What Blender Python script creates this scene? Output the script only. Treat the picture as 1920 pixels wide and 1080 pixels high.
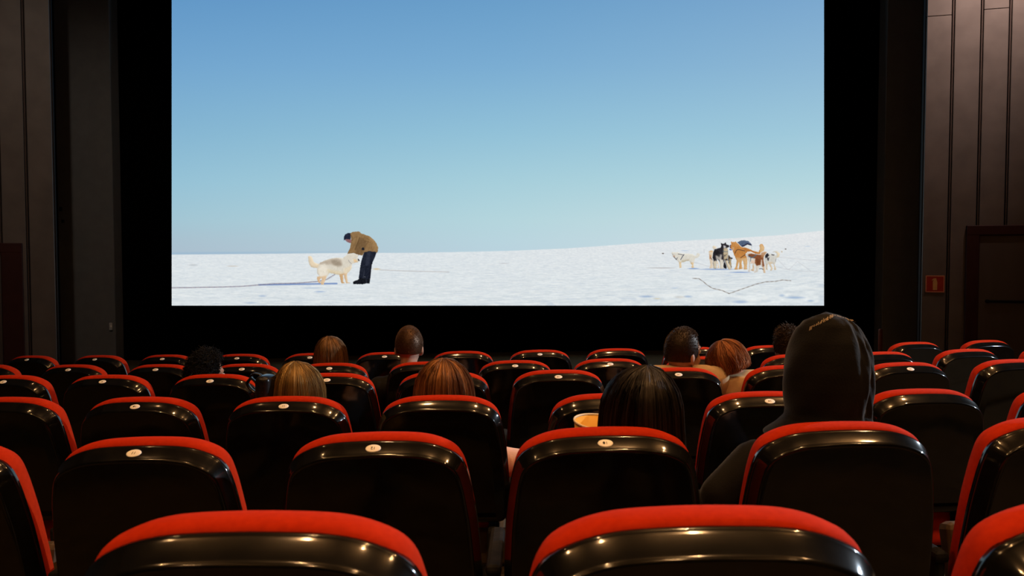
import bpy, bmesh, math, random
import numpy as np
from mathutils import Vector, Matrix, Euler

for o in list(bpy.data.objects):
    bpy.data.objects.remove(o)
S = bpy.context.scene
COL = S.collection
PI = math.pi
R = math.radians

# ------------------------------------------------------------------ camera
F = 1564.0                      # focal length in pixels of a 1920 x 1080 picture
TH = R(2.4)                     # the camera looks slightly down
CZ = 1.694                      # camera height above the floor in front of the screen
FWD = Vector((0, math.cos(TH), -math.sin(TH)))
UP = Vector((0, math.sin(TH), math.cos(TH)))
RT = Vector((1, 0, 0))
CAMP = Vector((0, 0, CZ))
cd = bpy.data.cameras.new('camera')
cam = bpy.data.objects.new('camera', cd)
COL.objects.link(cam)
cam.location = CAMP
cam.rotation_euler = (PI / 2 - TH, 0, 0)
cd.sensor_width = 36
cd.lens = F * 36 / 1920
cd.clip_start = 0.02
cd.clip_end = 100
cd.dof.use_dof = True
cd.dof.focus_distance = 4.8
cd.dof.aperture_fstop = 8.0
S.camera = cam

# ------------------------------------------------------------------ world, exposure, lamps
w = bpy.data.worlds.new('world')
S.world = w
w.use_nodes = True
w.node_tree.nodes['Background'].inputs[0].default_value = (0, 0, 0, 1)
S.view_settings.view_transform = 'Standard'
S.view_settings.look = 'None'
S.view_settings.exposure = 0
S.view_settings.gamma = 1
S.view_settings.use_curve_mapping = False

CEIL = 7.3
WARM = (1.0, 0.54, 0.22)
LAMPS = [(x, y, k * f) for y, k, fs in ((-6.2, 0.6, (1, 1, 1, 1)), (-3.0, 0.7, (1, 1, 1, 1)), (0.4, 0.75, (0.9, 1, 1, 1)), (3.9, 0.75, (0.1, 0.5, 1.1, 1.35)),
                                       (7.2, 0.55, (0.03, 0.6, 1.0, 0.6)))
         for x, f in zip((-3.6, -1.2, 1.2, 3.6), fs)]
LAMP_W = 300
UP_W = 130


def lamp(name, kind, loc, power, color, size, aim=None, angle=None, blend=0.5):
    l = bpy.data.lights.new(name, kind)
    l.energy = power
    l.color = color
    if kind in ('POINT', 'SPOT'):
        l.shadow_soft_size = size
    if kind == 'SPOT':
        l.spot_size = R(angle)
        l.spot_blend = blend
    o = bpy.data.objects.new(name, l)
    COL.objects.link(o)
    o.location = loc
    if aim is not None:
        o.rotation_euler = (Vector(aim) - Vector(loc)).to_track_quat('-Z', 'Y').to_euler()
    return o


for x, y, k in LAMPS:
    lamp('downlight_lamp', 'SPOT', (x, y, CEIL - 0.86), LAMP_W * k, WARM, 0.025, (x, y, 0), 104 if y < 3 else 112 if y < 6 else 84, 0.6)
    lamp('ceiling_fill', 'SPOT', (x, y, CEIL - 0.54), UP_W * k, WARM, 0.04, (x, y, 20), 160, 0.4)  # added fill that brightens the ceiling for the seat rims to reflect
# unseen wash lamp at the right splayed wall, added fill at the left one
lamp('wall_lamp', 'SPOT', (6.9, 10.5, CEIL - 0.3), 600, (1.0, 0.74, 0.66), 0.08, (6.75, 12.0, 5.3), 62, 1.0)
lamp('wall_lamp', 'SPOT', (-4.9, 7.5, CEIL - 0.3), 215, (1.0, 0.82, 0.68), 0.08, (-7.1, 13.0, 2.5), 60, 1.0)  # added fill to lift the left wall and its charcoal return
# cool lamp high on the right-hand side wall
lamp('side_lamp', 'SPOT', (8.0, 5.2, 3.9), 2100, (0.72, 0.86, 1.0), 0.09, (1.4, 3.6, 0.8), 74, 0.7)


def at(px, py, Y):
    """the point at depth Y whose picture is the photograph's pixel (px, py)"""
    u = (px - 960) / F
    v = (540 - py) / F
    d = FWD + RT * u + UP * v
    return CAMP + d * (Y / d.y)


# ------------------------------------------------------------------ helpers
def mat(name, color=(0.5, 0.5, 0.5), rough=0.5, metal=0.0, spec=0.5, build=None):
    m = bpy.data.materials.new(name)
    m.use_nodes = True
    n = m.node_tree.nodes
    b = n['Principled BSDF']
    b.inputs['Base Color'].default_value = (*color, 1)
    b.inputs['Roughness'].default_value = rough
    b.inputs['Metallic'].default_value = metal
    b.inputs['Specular IOR Level'].default_value = spec
    if build:
        build(m.node_tree, b)
    return m


def noise_color(c1, c2, scale, detail=3, stretch=(1, 1, 1), bump=0.0, bump_scale=None, rough=None):
    def f(nt, b):
        n, l = nt.nodes, nt.links
        tc = n.new('ShaderNodeTexCoord')
        mp = n.new('ShaderNodeMapping')
        mp.inputs['Scale'].default_value = stretch
        l.new(tc.outputs['Object'], mp.inputs['Vector'])
        nz = n.new('ShaderNodeTexNoise')
        nz.inputs['Scale'].default_value = scale
        nz.inputs['Detail'].default_value = detail
        l.new(mp.outputs['Vector'], nz.inputs['Vector'])
        cr = n.new('ShaderNodeValToRGB')
        cr.color_ramp.elements[0].color = (*c1, 1)
        cr.color_ramp.elements[1].color = (*c2, 1)
        cr.color_ramp.elements[0].position = 0.3
        cr.color_ramp.elements[1].position = 0.7
        l.new(nz.outputs['Fac'], cr.inputs['Fac'])
        l.new(cr.outputs['Color'], b.inputs['Base Color'])
        if rough:
            mr = n.new('ShaderNodeMapRange')
            mr.inputs['To Min'].default_value = rough[0]
            mr.inputs['To Max'].default_value = rough[1]
            l.new(nz.outputs['Fac'], mr.inputs['Value'])
            l.new(mr.outputs['Result'], b.inputs['Roughness'])
        if bump:
            nb = n.new('ShaderNodeTexNoise')
            nb.inputs['Scale'].default_value = bump_scale or scale * 4
            nb.inputs['Detail'].default_value = 2
            l.new(mp.outputs['Vector'], nb.inputs['Vector'])
            bp = n.new('ShaderNodeBump')
            bp.inputs['Strength'].default_value = bump
            bp.inputs['Distance'].default_value = 0.002
            l.new(nb.outputs['Fac'], bp.inputs['Height'])
            l.new(bp.outputs['Normal'], b.inputs['Normal'])
    return f


M = {}
ORD = ['', 'first', 'second', 'third', 'fourth', 'fifth', 'sixth', 'seventh', 'eighth', 'ninth', 'tenth', 'eleventh', 'twelfth', 'thirteenth', 'fourteenth']
M['shell'] = mat('black_gloss_plastic', (0.006, 0.006, 0.006), 0.13, 0, 0.5,
                 noise_color((0.002, 0.002, 0.002), (0.005, 0.0045, 0.004), 25, rough=(0.05, 0.13)))
M['shell'].node_tree.nodes['Principled BSDF'].inputs['Coat Weight'].default_value = 0.07
M['shell'].node_tree.nodes['Principled BSDF'].inputs['Coat Roughness'].default_value = 0.36
M['red'] = mat('red_upholstery', (0.42, 0.021, 0.002), 0.9, 0, 0.1,
               noise_color((0.385, 0.0185, 0.0012), (0.46, 0.0245, 0.0022), 90, bump=0.35, bump_scale=900))
M['pan'] = mat('brown_plastic', (0.10, 0.06, 0.025), 0.6, 0, 0.3,
               noise_color((0.045, 0.027, 0.011), (0.075, 0.046, 0.019), 30))
M['frame'] = mat('black_steel', (0.010, 0.010, 0.010), 0.7, 0, 0.06,
                 noise_color((0.01, 0.01, 0.01), (0.018, 0.017, 0.016), 40))
M['plate'] = mat('cream_plate', (0.9, 0.88, 0.84), 0.4, 0, 0.4,
                 noise_color((0.88, 0.86, 0.81), (0.92, 0.90, 0.87), 60))
M['ink'] = mat('black_ink', (0.02, 0.018, 0.015), 0.7)
M['carpet'] = mat('brown_carpet', (0.06, 0.042, 0.022), 0.95, 0, 0.1,
                  noise_color((0.05, 0.033, 0.016), (0.085, 0.058, 0.028), 14, bump=0.5, bump_scale=300))
M['brass'] = mat('brass_nosing', (0.55, 0.38, 0.15), 0.35, 1.0, 0.5,
                 noise_color((0.45, 0.30, 0.12), (0.6, 0.42, 0.18), 30))
M['wall'] = mat('brown_wall_panel', (0.15, 0.125, 0.11), 0.55, 0, 0.3,
                noise_color((0.13, 0.108, 0.095), (0.17, 0.143, 0.126), 3, bump=0.2, bump_scale=160))
M['joint'] = mat('dark_joint', (0.02, 0.014, 0.012), 0.8, 0, 0.2, noise_color((0.016, 0.011, 0.01), (0.026, 0.018, 0.016), 8))
M['batten'] = mat('joint_batten', (0.09, 0.065, 0.055), 0.6, 0, 0.2, noise_color((0.08, 0.058, 0.05), (0.1, 0.073, 0.062), 8))
M['dark'] = mat('charcoal_felt', (0.16, 0.163, 0.16), 0.95, 0, 0.1,
                noise_color((0.15, 0.153, 0.15), (0.17, 0.173, 0.17), 6, bump=0.3, bump_scale=200))
M['black'] = mat('black_velvet', (0.0015, 0.0015, 0.0015), 1.0, 0, 0.0,
                 noise_color((0.001, 0.001, 0.001), (0.002, 0.002, 0.002), 10))
M['maroon'] = mat('maroon_paint', (0.045, 0.009, 0.007), 0.6, 0, 0.3,
                  noise_color((0.038, 0.007, 0.006), (0.052, 0.011, 0.008), 5))
M['door'] = mat('grey_brown_door', (0.11, 0.085, 0.075), 0.6, 0, 0.3,
                noise_color((0.1, 0.077, 0.068), (0.12, 0.093, 0.082), 4, stretch=(1, 1, 0.2)))
M['ceil'] = mat('ceiling_board', (0.4, 0.33, 0.24), 0.9, 0, 0.2,
                noise_color((0.37, 0.305, 0.22), (0.43, 0.355, 0.26), 3))
M['rear'] = mat('dark_rear_wall', (0.035, 0.03, 0.027), 0.9, 0, 0.1, noise_color((0.03, 0.026, 0.023), (0.04, 0.034, 0.03), 3))
M['white'] = mat('white_plastic', (0.6, 0.58, 0.54), 0.5, 0, 0.4, noise_color((0.55, 0.53, 0.5), (0.62, 0.6, 0.56), 20))
M['signred'] = mat('sign_red', (0.45, 0.03, 0.012), 0.5, 0, 0.3, noise_color((0.42, 0.027, 0.01), (0.48, 0.034, 0.014), 20))
M['signline'] = mat('sign_border', (0.75, 0.3, 0.16), 0.5, 0, 0.3, noise_color((0.7, 0.27, 0.14), (0.8, 0.33, 0.18), 20))
M['signfig'] = mat('sign_figure', (0.8, 0.46, 0.16), 0.5, 0, 0.3, noise_color((0.75, 0.43, 0.14), (0.85, 0.5, 0.18), 20))
M['glow'] = mat('lamp_lens', (0.8, 0.7, 0.5), 0.3)
_b = M['glow'].node_tree.nodes['Principled BSDF']
_b.inputs['Emission Color'].default_value = (*WARM, 1)
_b.inputs['Emission Strength'].default_value = 6


def cloth(name, c, var=0.2, bump=0.4):
    return mat(name, c, 0.9, 0, 0.15, noise_color(tuple(v * (1 - var) for v in c), tuple(v * (1 + var) for v in c), 9,
                                                  bump=bump, bump_scale=220))


def skin(name, c):
    return mat(name, c, 0.5, 0, 0.4, noise_color(tuple(v * 0.92 for v in c), tuple(min(1, v * 1.06) for v in c), 30))


def mesh_obj(name, verts, faces, m, parent=None, smooth=True, mats=None, midx=None):
    me = bpy.data.meshes.new(name)
    me.from_pydata([tuple(v) for v in verts], [], [tuple(f) for f in faces])
    me.materials.append(m)
    if mats:
        for q in mats:
            me.materials.append(q)
    me.polygons.foreach_set('use_smooth', [smooth] * len(me.polygons))
    if midx is not None:
        me.polygons.foreach_set('material_index', midx)
    me.update()
    return link(name, me, parent)


def link(name, me, parent=None):
    o = bpy.data.objects.new(name, me)
    COL.objects.link(o)
    if parent:
        o.parent = parent
    return o


def bm_obj(name, bm, m, parent=None, smooth=False):
    bmesh.ops.recalc_face_normals(bm, faces=bm.faces[:])
    me = bpy.data.meshes.new(name)
    bm.to_mesh(me)
    bm.free()
    me.materials.append(m)
    me.polygons.foreach_set('use_smooth', [smooth] * len(me.polygons))
    return link(name, me, parent)


def add_box(bm, c, s, bevel=0.0, seg=2, rot=None):
    mtx = Matrix.Translation(c)
    if rot:
        mtx = mtx @ Euler(rot).to_matrix().to_4x4()
    mtx = mtx @ Matrix.Diagonal((*s, 1))
    r = bmesh.ops.create_cube(bm, size=1, matrix=mtx)
    if bevel:
        es = set()
        for v in r['verts']:
            es.update(v.link_edges)
        bmesh.ops.bevel(bm, geom=list(es), offset=bevel, segments=seg, affect='EDGES', profile=0.5)


def tag(o, label=None, cat=None, group=None, kind=None):
    if label:
        o['label'] = label
    if cat:
        o['category'] = cat
    if group:
        o['group'] = group
    if kind:
        o['kind'] = kind
    return o


def thing(name, loc, rot=(0, 0, 0)):
    o = bpy.data.objects.new(name, None)
    o.empty_display_size = 0.1
    COL.objects.link(o)
    o.location = loc
    o.rotation_euler = rot
    return o


# ------------------------------------------------------------------ where the rows stand
ARC = 15.0
ROWS = {
    1: [(485, 956), (1340, 935), (2170, 925)],
    2: [(-108, 824), (285, 818), (723, 808), (1147, 797), (1590, 786), (2010, 778)],
    3: [(15, 743), (268, 741), (543, 742), (830, 740), (1150, 736), (1441, 730), (1737, 727), (2015, 722)],
    4: [(20, 702), (205, 701.5), (405, 700), (622, 698), (836, 695), (1052, 690.7), (1275, 687), (1487, 684),
        (1705, 678.5), (1910, 671)],
    5: [(-22, 684), (138, 682), (301, 680), (462, 680), (625, 679), (800, 677), (971, 675.5), (1148, 671),
        (1320, 667), (1500, 664), (1662, 658), (1822, 652.5), (1980, 647)],
    6: [(60, 666), (187, 665), (313, 663.5), (452, 663), (588, 660.5), (727, 659), (871, 657.5), (1016, 654.7),
        (1160, 652.5), (1305, 650), (1448, 646), (1587, 643), (1722, 640), (1856, 636.7)],
}


def arc(n, x):
    return n + x * x / (2 * ARC)


FLOORZ = {}
SEATX = {}
for n, pts in ROWS.items():
    xs, zs = [], []
    for px, py in pts:
        x = 0
        for _ in range(6):
            p = at(px, py, arc(n, x) + 0.06)
            x = p.x
        xs.append(p.x)
        zs.append(p.z - 1.0 - 0.0085 - 0.0095 / n)
    SEATX[n] = xs
    FLOORZ[n] = np.polyfit(xs, zs, 1 if n == 1 else 2)


def fz(n, x):
    if n < 1:
        return float(np.polyval(FLOORZ[1], x)) + 0.13 * (1 - n)
    return float(np.polyval(FLOORZ[n], max(-5.0, min(5.0, x))))


# ------------------------------------------------------------------ room shell
SIDE = 8.3
FRONT = 14.4
BACK = -10.0


def strip(name, n, y0, y1, z_under, m, last=False):
    """one tier of the floor, following the curve of its row"""
    xs = np.linspace(-SIDE, SIDE, 35)
    v, f = [], []
    for x in xs:
        a = 0 if n < 1 else x * x / (2 * ARC)
        ya = y0 + (a if n >= 1 else 0)
        yb = y1 + (0 if last else a if n >= 0 else 0)
        if n == 0:
            ya, yb = y0, y1 + x * x / (2 * ARC)
        z = fz(n, x)
        v += [(x, ya, z), (x, yb, z), (x, yb, z_under), (x, ya, z_under)]
    for i in range(len(xs) - 1):
        a, b = 4 * i, 4 * i + 4
        for k in range(4):
            f.append((a + k, a + (k + 1) % 4, b + (k + 1) % 4, b + k))
    f.append((0, 1, 2, 3))
    e = 4 * (len(xs) - 1)
    f.append((e + 3, e + 2, e + 1, e))
    return mesh_obj(name, v, f, m, None, smooth=False)


floor = thing('floor', (0, 0, 0))
tag(floor, kind='structure')
for n in range(0, 7):
    y0 = n - 0.1 if n else BACK
    y1 = n + 0.9 if n < 6 else FRONT
    o = strip('tier', n, y0, y1, -0.6, M['carpet'], last=(n == 6))
    o.parent = floor
    if n < 6:
        xs = np.linspace(-SIDE + 0.05, SIDE - 0.05, 35)
        v, f = [], []
        for x in xs:
            y = n + 0.9 + x * x / (2 * ARC)
            z = fz(n, x)
            for dy, dz in ((-0.035, 0.001), (-0.035, 0.005), (0.004, 0.005), (0.006, 0.0), (0.006, -0.025), (0.001, -0.025)):
                v.append((x, y + dy, z + dz))
        for i in range(len(xs) - 1):
            a, b = 6 * i, 6 * i + 6
            for k in range(6):
                f.append((a + k, a + (k + 1) % 6, b + (k + 1) % 6, b + k))
        o = mesh_obj('step_nosing', v, f, M['brass'], floor, smooth=False)
        tag(o, 'brass nosing strip along the edge of the step')


def box_struct(name, lo, hi, m):
    bm = bmesh.new()
    c = [(a + b) / 2 for a, b in zip(lo, hi)]
    s = [b - a for a, b in zip(lo, hi)]
    add_box(bm, c, s)
    o = bm_obj(name, bm, m)
    tag(o, kind='structure')
    return o


box_struct('ceiling', (-SIDE - 0.2, BACK - 0.2, CEIL), (SIDE + 0.2, FRONT + 0.2, CEIL + 0.2), M['ceil'])
box_struct('wall_back', (-SIDE - 0.2, BACK - 0.2, -0.6), (SIDE + 0.2, BACK, CEIL), M['rear'])
box_struct('wall_front', (-SIDE - 0.2, FRONT, -0.6), (SIDE + 0.2, FRONT + 0.2, CEIL), M['black'])
box_struct('wall_left', (-SIDE - 0.2, BACK, -0.6), (-SIDE, FRONT, CEIL), M['rear'])
box_struct('wall_right', (SIDE, BACK, -0.6), (SIDE + 0.2, FRONT, CEIL), M['rear'])

# splayed walls on the two sides of the screen, clad with upright panels
WALLY = 12.3


def splay(name, px_in, px_out, y_in, y_out, seams, joints, mirror):
    """wall from the inner edge to the outer one; the local x axis runs outwards, local y into the wall"""
    a = at(px_in, 300, y_in)
    b = at(px_out, 300, y_out)
    a.z = b.z = 0
    d = (b - a).normalized()
    L = (b - a).length + 0.3
    ang = math.atan2(d.y, d.x)
    root = thing(name, (a.x, a.y, 0), (0, 0, ang))
    tag(root, kind='structure')
    nrm = Vector((-d.y, d.x, 0))
    if nrm.y < 0:
        nrm = -nrm
    sgn = 1 if nrm.dot(Vector((-math.sin(ang), math.cos(ang), 0))) > 0 else -1     # local y that points away from camera

    def spos(px, py):
        u = (px - 960) / F
        v = (540 - py) / F
        dd = FWD + RT * u + UP * v
        t = (a - CAMP).dot(nrm) / dd.dot(nrm)
        p = CAMP + dd * t
        return (p - a).dot(d), p.z
    bm = bmesh.new()
    add_box(bm, (L / 2, sgn * 0.12, CEIL / 2 - 0.3), (L, 0.16, CEIL + 0.6))
    bm_obj('backing', bm, M['joint'], root)
    ss = [spos(p, 150)[0] for p in seams]
    step = abs(ss[-1] - ss[-2])
    while max(ss) < L:
        ss.append(ss[-1] + step)
    for i in range(len(ss) - 1):
        x0, x1 = ss[i], min(ss[i + 1], L)
        if x1 - x0 < 0.08:
            continue
        g = 0.022
        zj = joints.get(i)
        cuts = [-0.5, CEIL] if zj is None else [-0.5, zj, CEIL]
        for k in range(len(cuts) - 1):
            bm = bmesh.new()
            add_box(bm, ((x0 + x1) / 2, sgn * 0.02, (cuts[k] + cuts[k + 1]) / 2),
                    (x1 - x0 - 2 * g, 0.05, cuts[k + 1] - cuts[k] - (0.006 if zj else 0)), 0.006, 1)
            bm_obj('panel', bm, M['wall'], root)
        bm = bmesh.new()
        add_box(bm, (x1 + 0.004, sgn * 0.03, CEIL / 2 - 0.25), (0.014, 0.04, CEIL + 0.5))
        bm_obj('batten', bm, M['batten'], root)
    return root, spos, sgn, L


rw, rs, rsg, rL = splay('wall_front_right', 1731, 2070, WALLY, 11.65, [1733, 1785, 1839, 1892],
                        {0: at(1760, 28, 12.2).z, 2: at(1868, 15, 12.0).z}, False)
lw, ls, lsg, lL = splay('wall_front_left', 101, -150, WALLY, 11.65, [98, 45, -6], {}, True)


def make_door(name, root, spos, sgn, px_a, px_b, py_top, jamb, label):
    xa = spos(px_a, 560)[0]
    xb = spos(px_b, 560)[0]
    zt = spos(px_a, py_top)[1]
    o = thing(name, root.location, root.rotation_euler)
    tag(o, kind='structure')
    dirx = 1 if xb > xa else -1
    y = -sgn
    for cx, w_ in ((xa + dirx * jamb / 2, jamb), (xb - dirx * jamb / 2, jamb)):
        bm = bmesh.new()
        add_box(bm, (cx, y * 0.03, zt / 2 - 0.0), (w_, 0.07, zt), 0.008, 1)
        bm_obj('door_jamb', bm, M['maroon'], o)
    bm = bmesh.new()
    add_box(bm, ((xa + xb) / 2, y * 0.03, zt - 0.07), (abs(xb - xa), 0.075, 0.14), 0.008, 1)
    bm_obj('door_head', bm, M['maroon'], o)
    bm = bmesh.new()
    lw_ = abs(xb - xa) - 2 * jamb
    add_box(bm, ((xa + xb) / 2, y * 0.018, (zt - 0.14) / 2), (lw_ - 0.01, 0.03, zt - 0.15), 0.004, 1)
    leaf = bm_obj('door_leaf', bm, M['door'], o)
    bm = bmesh.new()
    add_box(bm, ((xa + xb) / 2, y * 0.06, 1.0), (lw_ * 0.8, 0.03, 0.035), 0.01, 2)
    for s in (-1, 1):
        add_box(bm, ((xa + xb) / 2 + s * lw_ * 0.36, y * 0.045, 1.0), (0.04, 0.05, 0.05), 0.006, 1)
    bm_obj('push_bar', bm, M['frame'], leaf)
    return o


make_door('door_1', rw, rs, rsg, 1808, 1985, 423, 0.17, '')
make_door('door_2', lw, ls, lsg, 45, -130, 456, 0.27, '')

# charcoal returns between the splayed walls and the black surround of the screen


def pilaster(name, px0, px1, y):
    a, b = at(px0, 300, y), at(px1, 300, y)
    bm = bmesh.new()
    add_box(bm, ((a.x + b.x) / 2, y + 0.15, CEIL / 2 - 0.3), (b.x - a.x, 0.3, CEIL + 0.6), 0.01, 1)
    o = bm_obj(name, bm, M['dark'])
    tag(o, kind='structure')
    return o


pilaster('trim_1', 106, 210, 14.07)
pilaster('trim_2', 1659, 1726, 14.07)


def tiny_plate(name, px0, py0, px1, py1, y, m, label, cat, th=0.02):
    a, b = at(px0, py0, y), at(px1, py1, y)
    bm = bmesh.new()
    add_box(bm, ((a.x + b.x) / 2, y - th / 2, (a.z + b.z) / 2), (abs(b.x - a.x), th, abs(a.z - b.z)), 0.006, 2)
    o = bm_obj(name, bm, m)
    tag(o, label, cat)
    return o


sw = tiny_plate('wall_switch', 205.5, 605, 211, 619, 14.06, M['white'],
                'small pale switch plate low on the charcoal panel left of the screen', 'switch')
bm = bmesh.new()
a_, b_ = at(207, 610, 14.03), at(209.5, 614, 14.03)
add_box(bm, ((a_.x + b_.x) / 2, 14.032, (a_.z + b_.z) / 2), (0.02, 0.012, 0.035), 0.003, 1)
bm_obj('rocker', bm, M['plate'], sw)
tiny_plate('wall_hook', 113.5, 388, 117, 396, 14.06, M['frame'], 'upper tiny metal clip on the charcoal panel left of the screen', 'clip', 0.04)
tiny_plate('wall_hook', 117, 412, 121, 418, 14.06, M['frame'], 'lower tiny metal clip on the charcoal panel left of the screen', 'clip', 0.04)

# slim red-brown post that stands at the foot of the right-hand return
post_top = at(1651, 616, 13.15)
post_bot = at(1651, 655, 13.15)


def lathe(prof, seg=20):
    v, f = [], []
    for r_, z in prof:
        for k in range(seg):
            a = 2 * PI * k / seg
            v.append((r_ * math.cos(a), r_ * math.sin(a), z))
    for i in range(len(prof) - 1):
        for k in range(seg):
            k2 = (k + 1) % seg
            f.append((i * seg + k, i * seg + k2, (i + 1) * seg + k2, (i + 1) * seg + k))
    f.append(tuple(range(seg))[::-1])
    f.append(tuple((len(prof) - 1) * seg + k for k in range(seg)))
    return v, f


hx = thing('upright_post', (post_top.x, 13.15, fz(6, 4)))
tag(hx, 'slim dull red post standing by the charcoal panel right of the screen', 'post')
hh = post_top.z - fz(6, 4)
M['post'] = mat('dull_red_paint', (0.16, 0.035, 0.015), 0.5, 0, 0.4, noise_color((0.14, 0.03, 0.012), (0.18, 0.04, 0.017), 12))
v, f = lathe([(0.0, 0.02), (0.03, 0.02), (0.033, 0.03), (0.033, hh - 0.03), (0.028, hh - 0.008), (0.0, hh)])
mesh_obj('post', v, f, M['post'], hx)
v, f = lathe([(0.0, 0.0), (0.11, 0.0), (0.11, 0.014), (0.05, 0.024), (0.0, 0.024)])
mesh_obj('base', v, f, M['frame'], hx)

# fire extinguisher sign on the right splayed wall
x0, z0 = rs(1735, 532)
x1, _ = rs(1770.5, 532)
_, zt = rs(1752, 516.5)
_, zb = rs(1752, 548)
sg = thing('fire_sign', rw.matrix_basis @ Vector(((x0 + x1) / 2, -rsg * 0.012, (zt + zb) / 2)), rw.rotation_euler)
tag(sg, 'square red fire extinguisher sign on the brown wall right of the screen', 'sign')
sw_, sh_ = abs(x1 - x0), abs(zt - zb)
bm = bmesh.new()
add_box(bm, (0, 0, 0), (sw_, 0.012, sh_), 0.003, 1)
bm_obj('sign_board', bm, M['signred'], sg)
bm = bmesh.new()
t_ = 0.014
for c, s in (((0, -rsg * 0.007, sh_ / 2 - t_ / 2), (sw_, 0.004, t_)), ((0, -rsg * 0.007, -sh_ / 2 + t_ / 2), (sw_, 0.004, t_)),
             ((sw_ / 2 - t_ / 2, -rsg * 0.007, 0), (t_, 0.004, sh_)), ((-sw_ / 2 + t_ / 2, -rsg * 0.007, 0), (t_, 0.004, sh_))):
    add_box(bm, c, s)
bm_obj('border', bm, M['signline'], sg)
pts = [(-0.028, -0.09), (0.028, -0.09), (0.03, 0.03), (0.018, 0.06), (0.014, 0.085), (-0.02, 0.08), (-0.045, 0.055), (-0.04, 0.048),
       (-0.018, 0.062), (-0.03, 0.03)]
vs = [(p[0], -rsg * 0.007, p[1]) for p in pts] + [(p[0], -rsg * 0.010, p[1]) for p in pts]
k = len(pts)
fs = [tuple(range(k)), tuple(range(2 * k - 1, k - 1, -1))] + [(i, (i + 1) % k, k + (i + 1) % k, k + i) for i in range(k)]
mesh_obj('pictogram', vs, fs, M['signfig'], sg, smooth=False)

# pendant lamps that shine down on the rows; their light up at the ceiling is added fill
for i, (x, y, k) in enumerate(LAMPS):
    o = thing('pendant_lamp', (x, y, CEIL))
    tag(o, 'black pendant cylinder lamp, %s from left in the %s line from the rear wall' % (ORD[i % 4 + 1], ORD[i // 4 + 1]), 'lamp', 'pendant lamps')
    v, f = lathe([(0.0, 0.0), (0.05, 0.0), (0.05, -0.02), (0.012, -0.025), (0.012, -0.58), (0.0, -0.58)])
    mesh_obj('stem', v, f, M['frame'], o)
    v, f = lathe([(0.085, -0.58), (0.09, -0.575), (0.09, -0.825), (0.085, -0.82), (0.085, -0.71), (0.0, -0.71), (0.0, -0.69), (0.085, -0.69), (0.085, -0.58)], 24)
    mesh_obj('lamp_shade', v, f[:-2], M['frame'], o)
    v, f = lathe([(0.0, -0.80), (0.045, -0.80), (0.045, -0.812), (0.0, -0.815)])
    mesh_obj('lens', v, f, M['glow'], o)
o = thing('wall_lamp', (SIDE, 5.2, 3.9))
tag(o, 'cool white lamp high on the right-hand side wall', 'lamp')
bm = bmesh.new()
add_box(bm, (-0.06, 0, 0), (0.12, 0.3, 0.22), 0.02, 2)
bm_obj('housing', bm, M['frame'], o)

# ------------------------------------------------------------------ the screen with its picture
SD = 14.0


def scr(px, py, off=0.0):
    u = (px - 960) / F
    v = (540 - py) / F
    return CAMP + (FWD + RT * u + UP * v) * (SD - off)


def lin(c):
    c = np.asarray(c, float) / 255.0
    return np.where(c <= 0.04045, c / 12.92, ((c + 0.055) / 1.055) ** 2.4)


def emit_mat(name, sample=True):
    m = bpy.data.materials.new(name)
    m.use_nodes = True
    n, l = m.node_tree.nodes, m.node_tree.links
    n.clear()
    out = n.new('ShaderNodeOutputMaterial')
    em = n.new('ShaderNodeEmission')
    at_ = n.new('ShaderNodeAttribute')
    at_.attribute_name = 'film'
    l.new(at_.outputs['Color'], em.inputs['Color'])
    l.new(em.outputs['Emission'], out.inputs['Surface'])
    if not sample:
        m.cycles.emission_sampling = 'NONE'
    return m


M['film'] = emit_mat('projected_light')
M['filmfig'] = emit_mat('projected_light_detail', False)

rng = np.random.default_rng(5)


def vnoise(x, y, seed):
    """smooth value noise on arrays"""
    r = np.random.default_rng(seed)
    g = r.random((257, 257))
    xi = np.floor(x).astype(int)
    yi = np.floor(y).astype(int)
    fx, fy = x - xi, y - yi
    fx = fx * fx * (3 - 2 * fx)
    fy = fy * fy * (3 - 2 * fy)
    xi, yi = xi % 256, yi % 256
    a = g[yi, xi] * (1 - fx) + g[yi, xi + 1] * fx
    b = g[yi + 1, xi] * (1 - fx) + g[yi + 1, xi + 1] * fx
    return a * (1 - fy) + b * fy


HORX = [322, 500, 640, 780, 950, 1060, 1180, 1259, 1378, 1467, 1545]
HORY = [477.5, 476, 474.5, 474, 470.5, 466, 457.5, 452.5, 446.5, 440.5, 432]
SKY_Y = [-100, 0, 120, 250, 340, 410, 450, 480]
SKY_L = [(88, 142, 190), (99, 152, 199), (115, 166, 207), (134, 182, 210), (150, 194, 214), (163, 198, 212), (169, 193, 207), (171, 190, 205)]
SKY_M = [(92, 146, 192), (106, 158, 201), (122, 172, 210), (146, 193, 216), (166, 206, 219), (180, 213, 221), (184, 212, 222), (186, 210, 222)]
SKY_R = [(112, 158, 196), (124, 168, 206), (140, 182, 212), (160, 201, 219), (180, 214, 222), (200, 221, 225), (208, 223, 227), (211, 223, 228)]


def seg_dist(x, y, p, q):
    dx, dy = q[0] - p[0], q[1] - p[1]
    t = np.clip(((x - p[0]) * dx + (y - p[1]) * dy) / (dx * dx + dy * dy + 1e-9), 0, 1)
    return np.hypot(x - p[0] - t * dx, y - p[1] - t * dy)


def line_alpha(x, y, pts, wd, soft=0.7):
    d = np.full(x.shape, 1e9)
    for i in range(len(pts) - 1):
        d = np.minimum(d, seg_dist(x, y, pts[i], pts[i + 1]))
    return np.clip((wd / 2 + soft - d) / (2 * soft), 0, 1)


def blend(c, col, a):
    return c * (1 - a[..., None]) + np.asarray(col, float) * a[..., None]


def Z(pts, s, ox, oy):
    return [(p[0] / s + ox, p[1] / s + oy) for p in pts]


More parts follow.
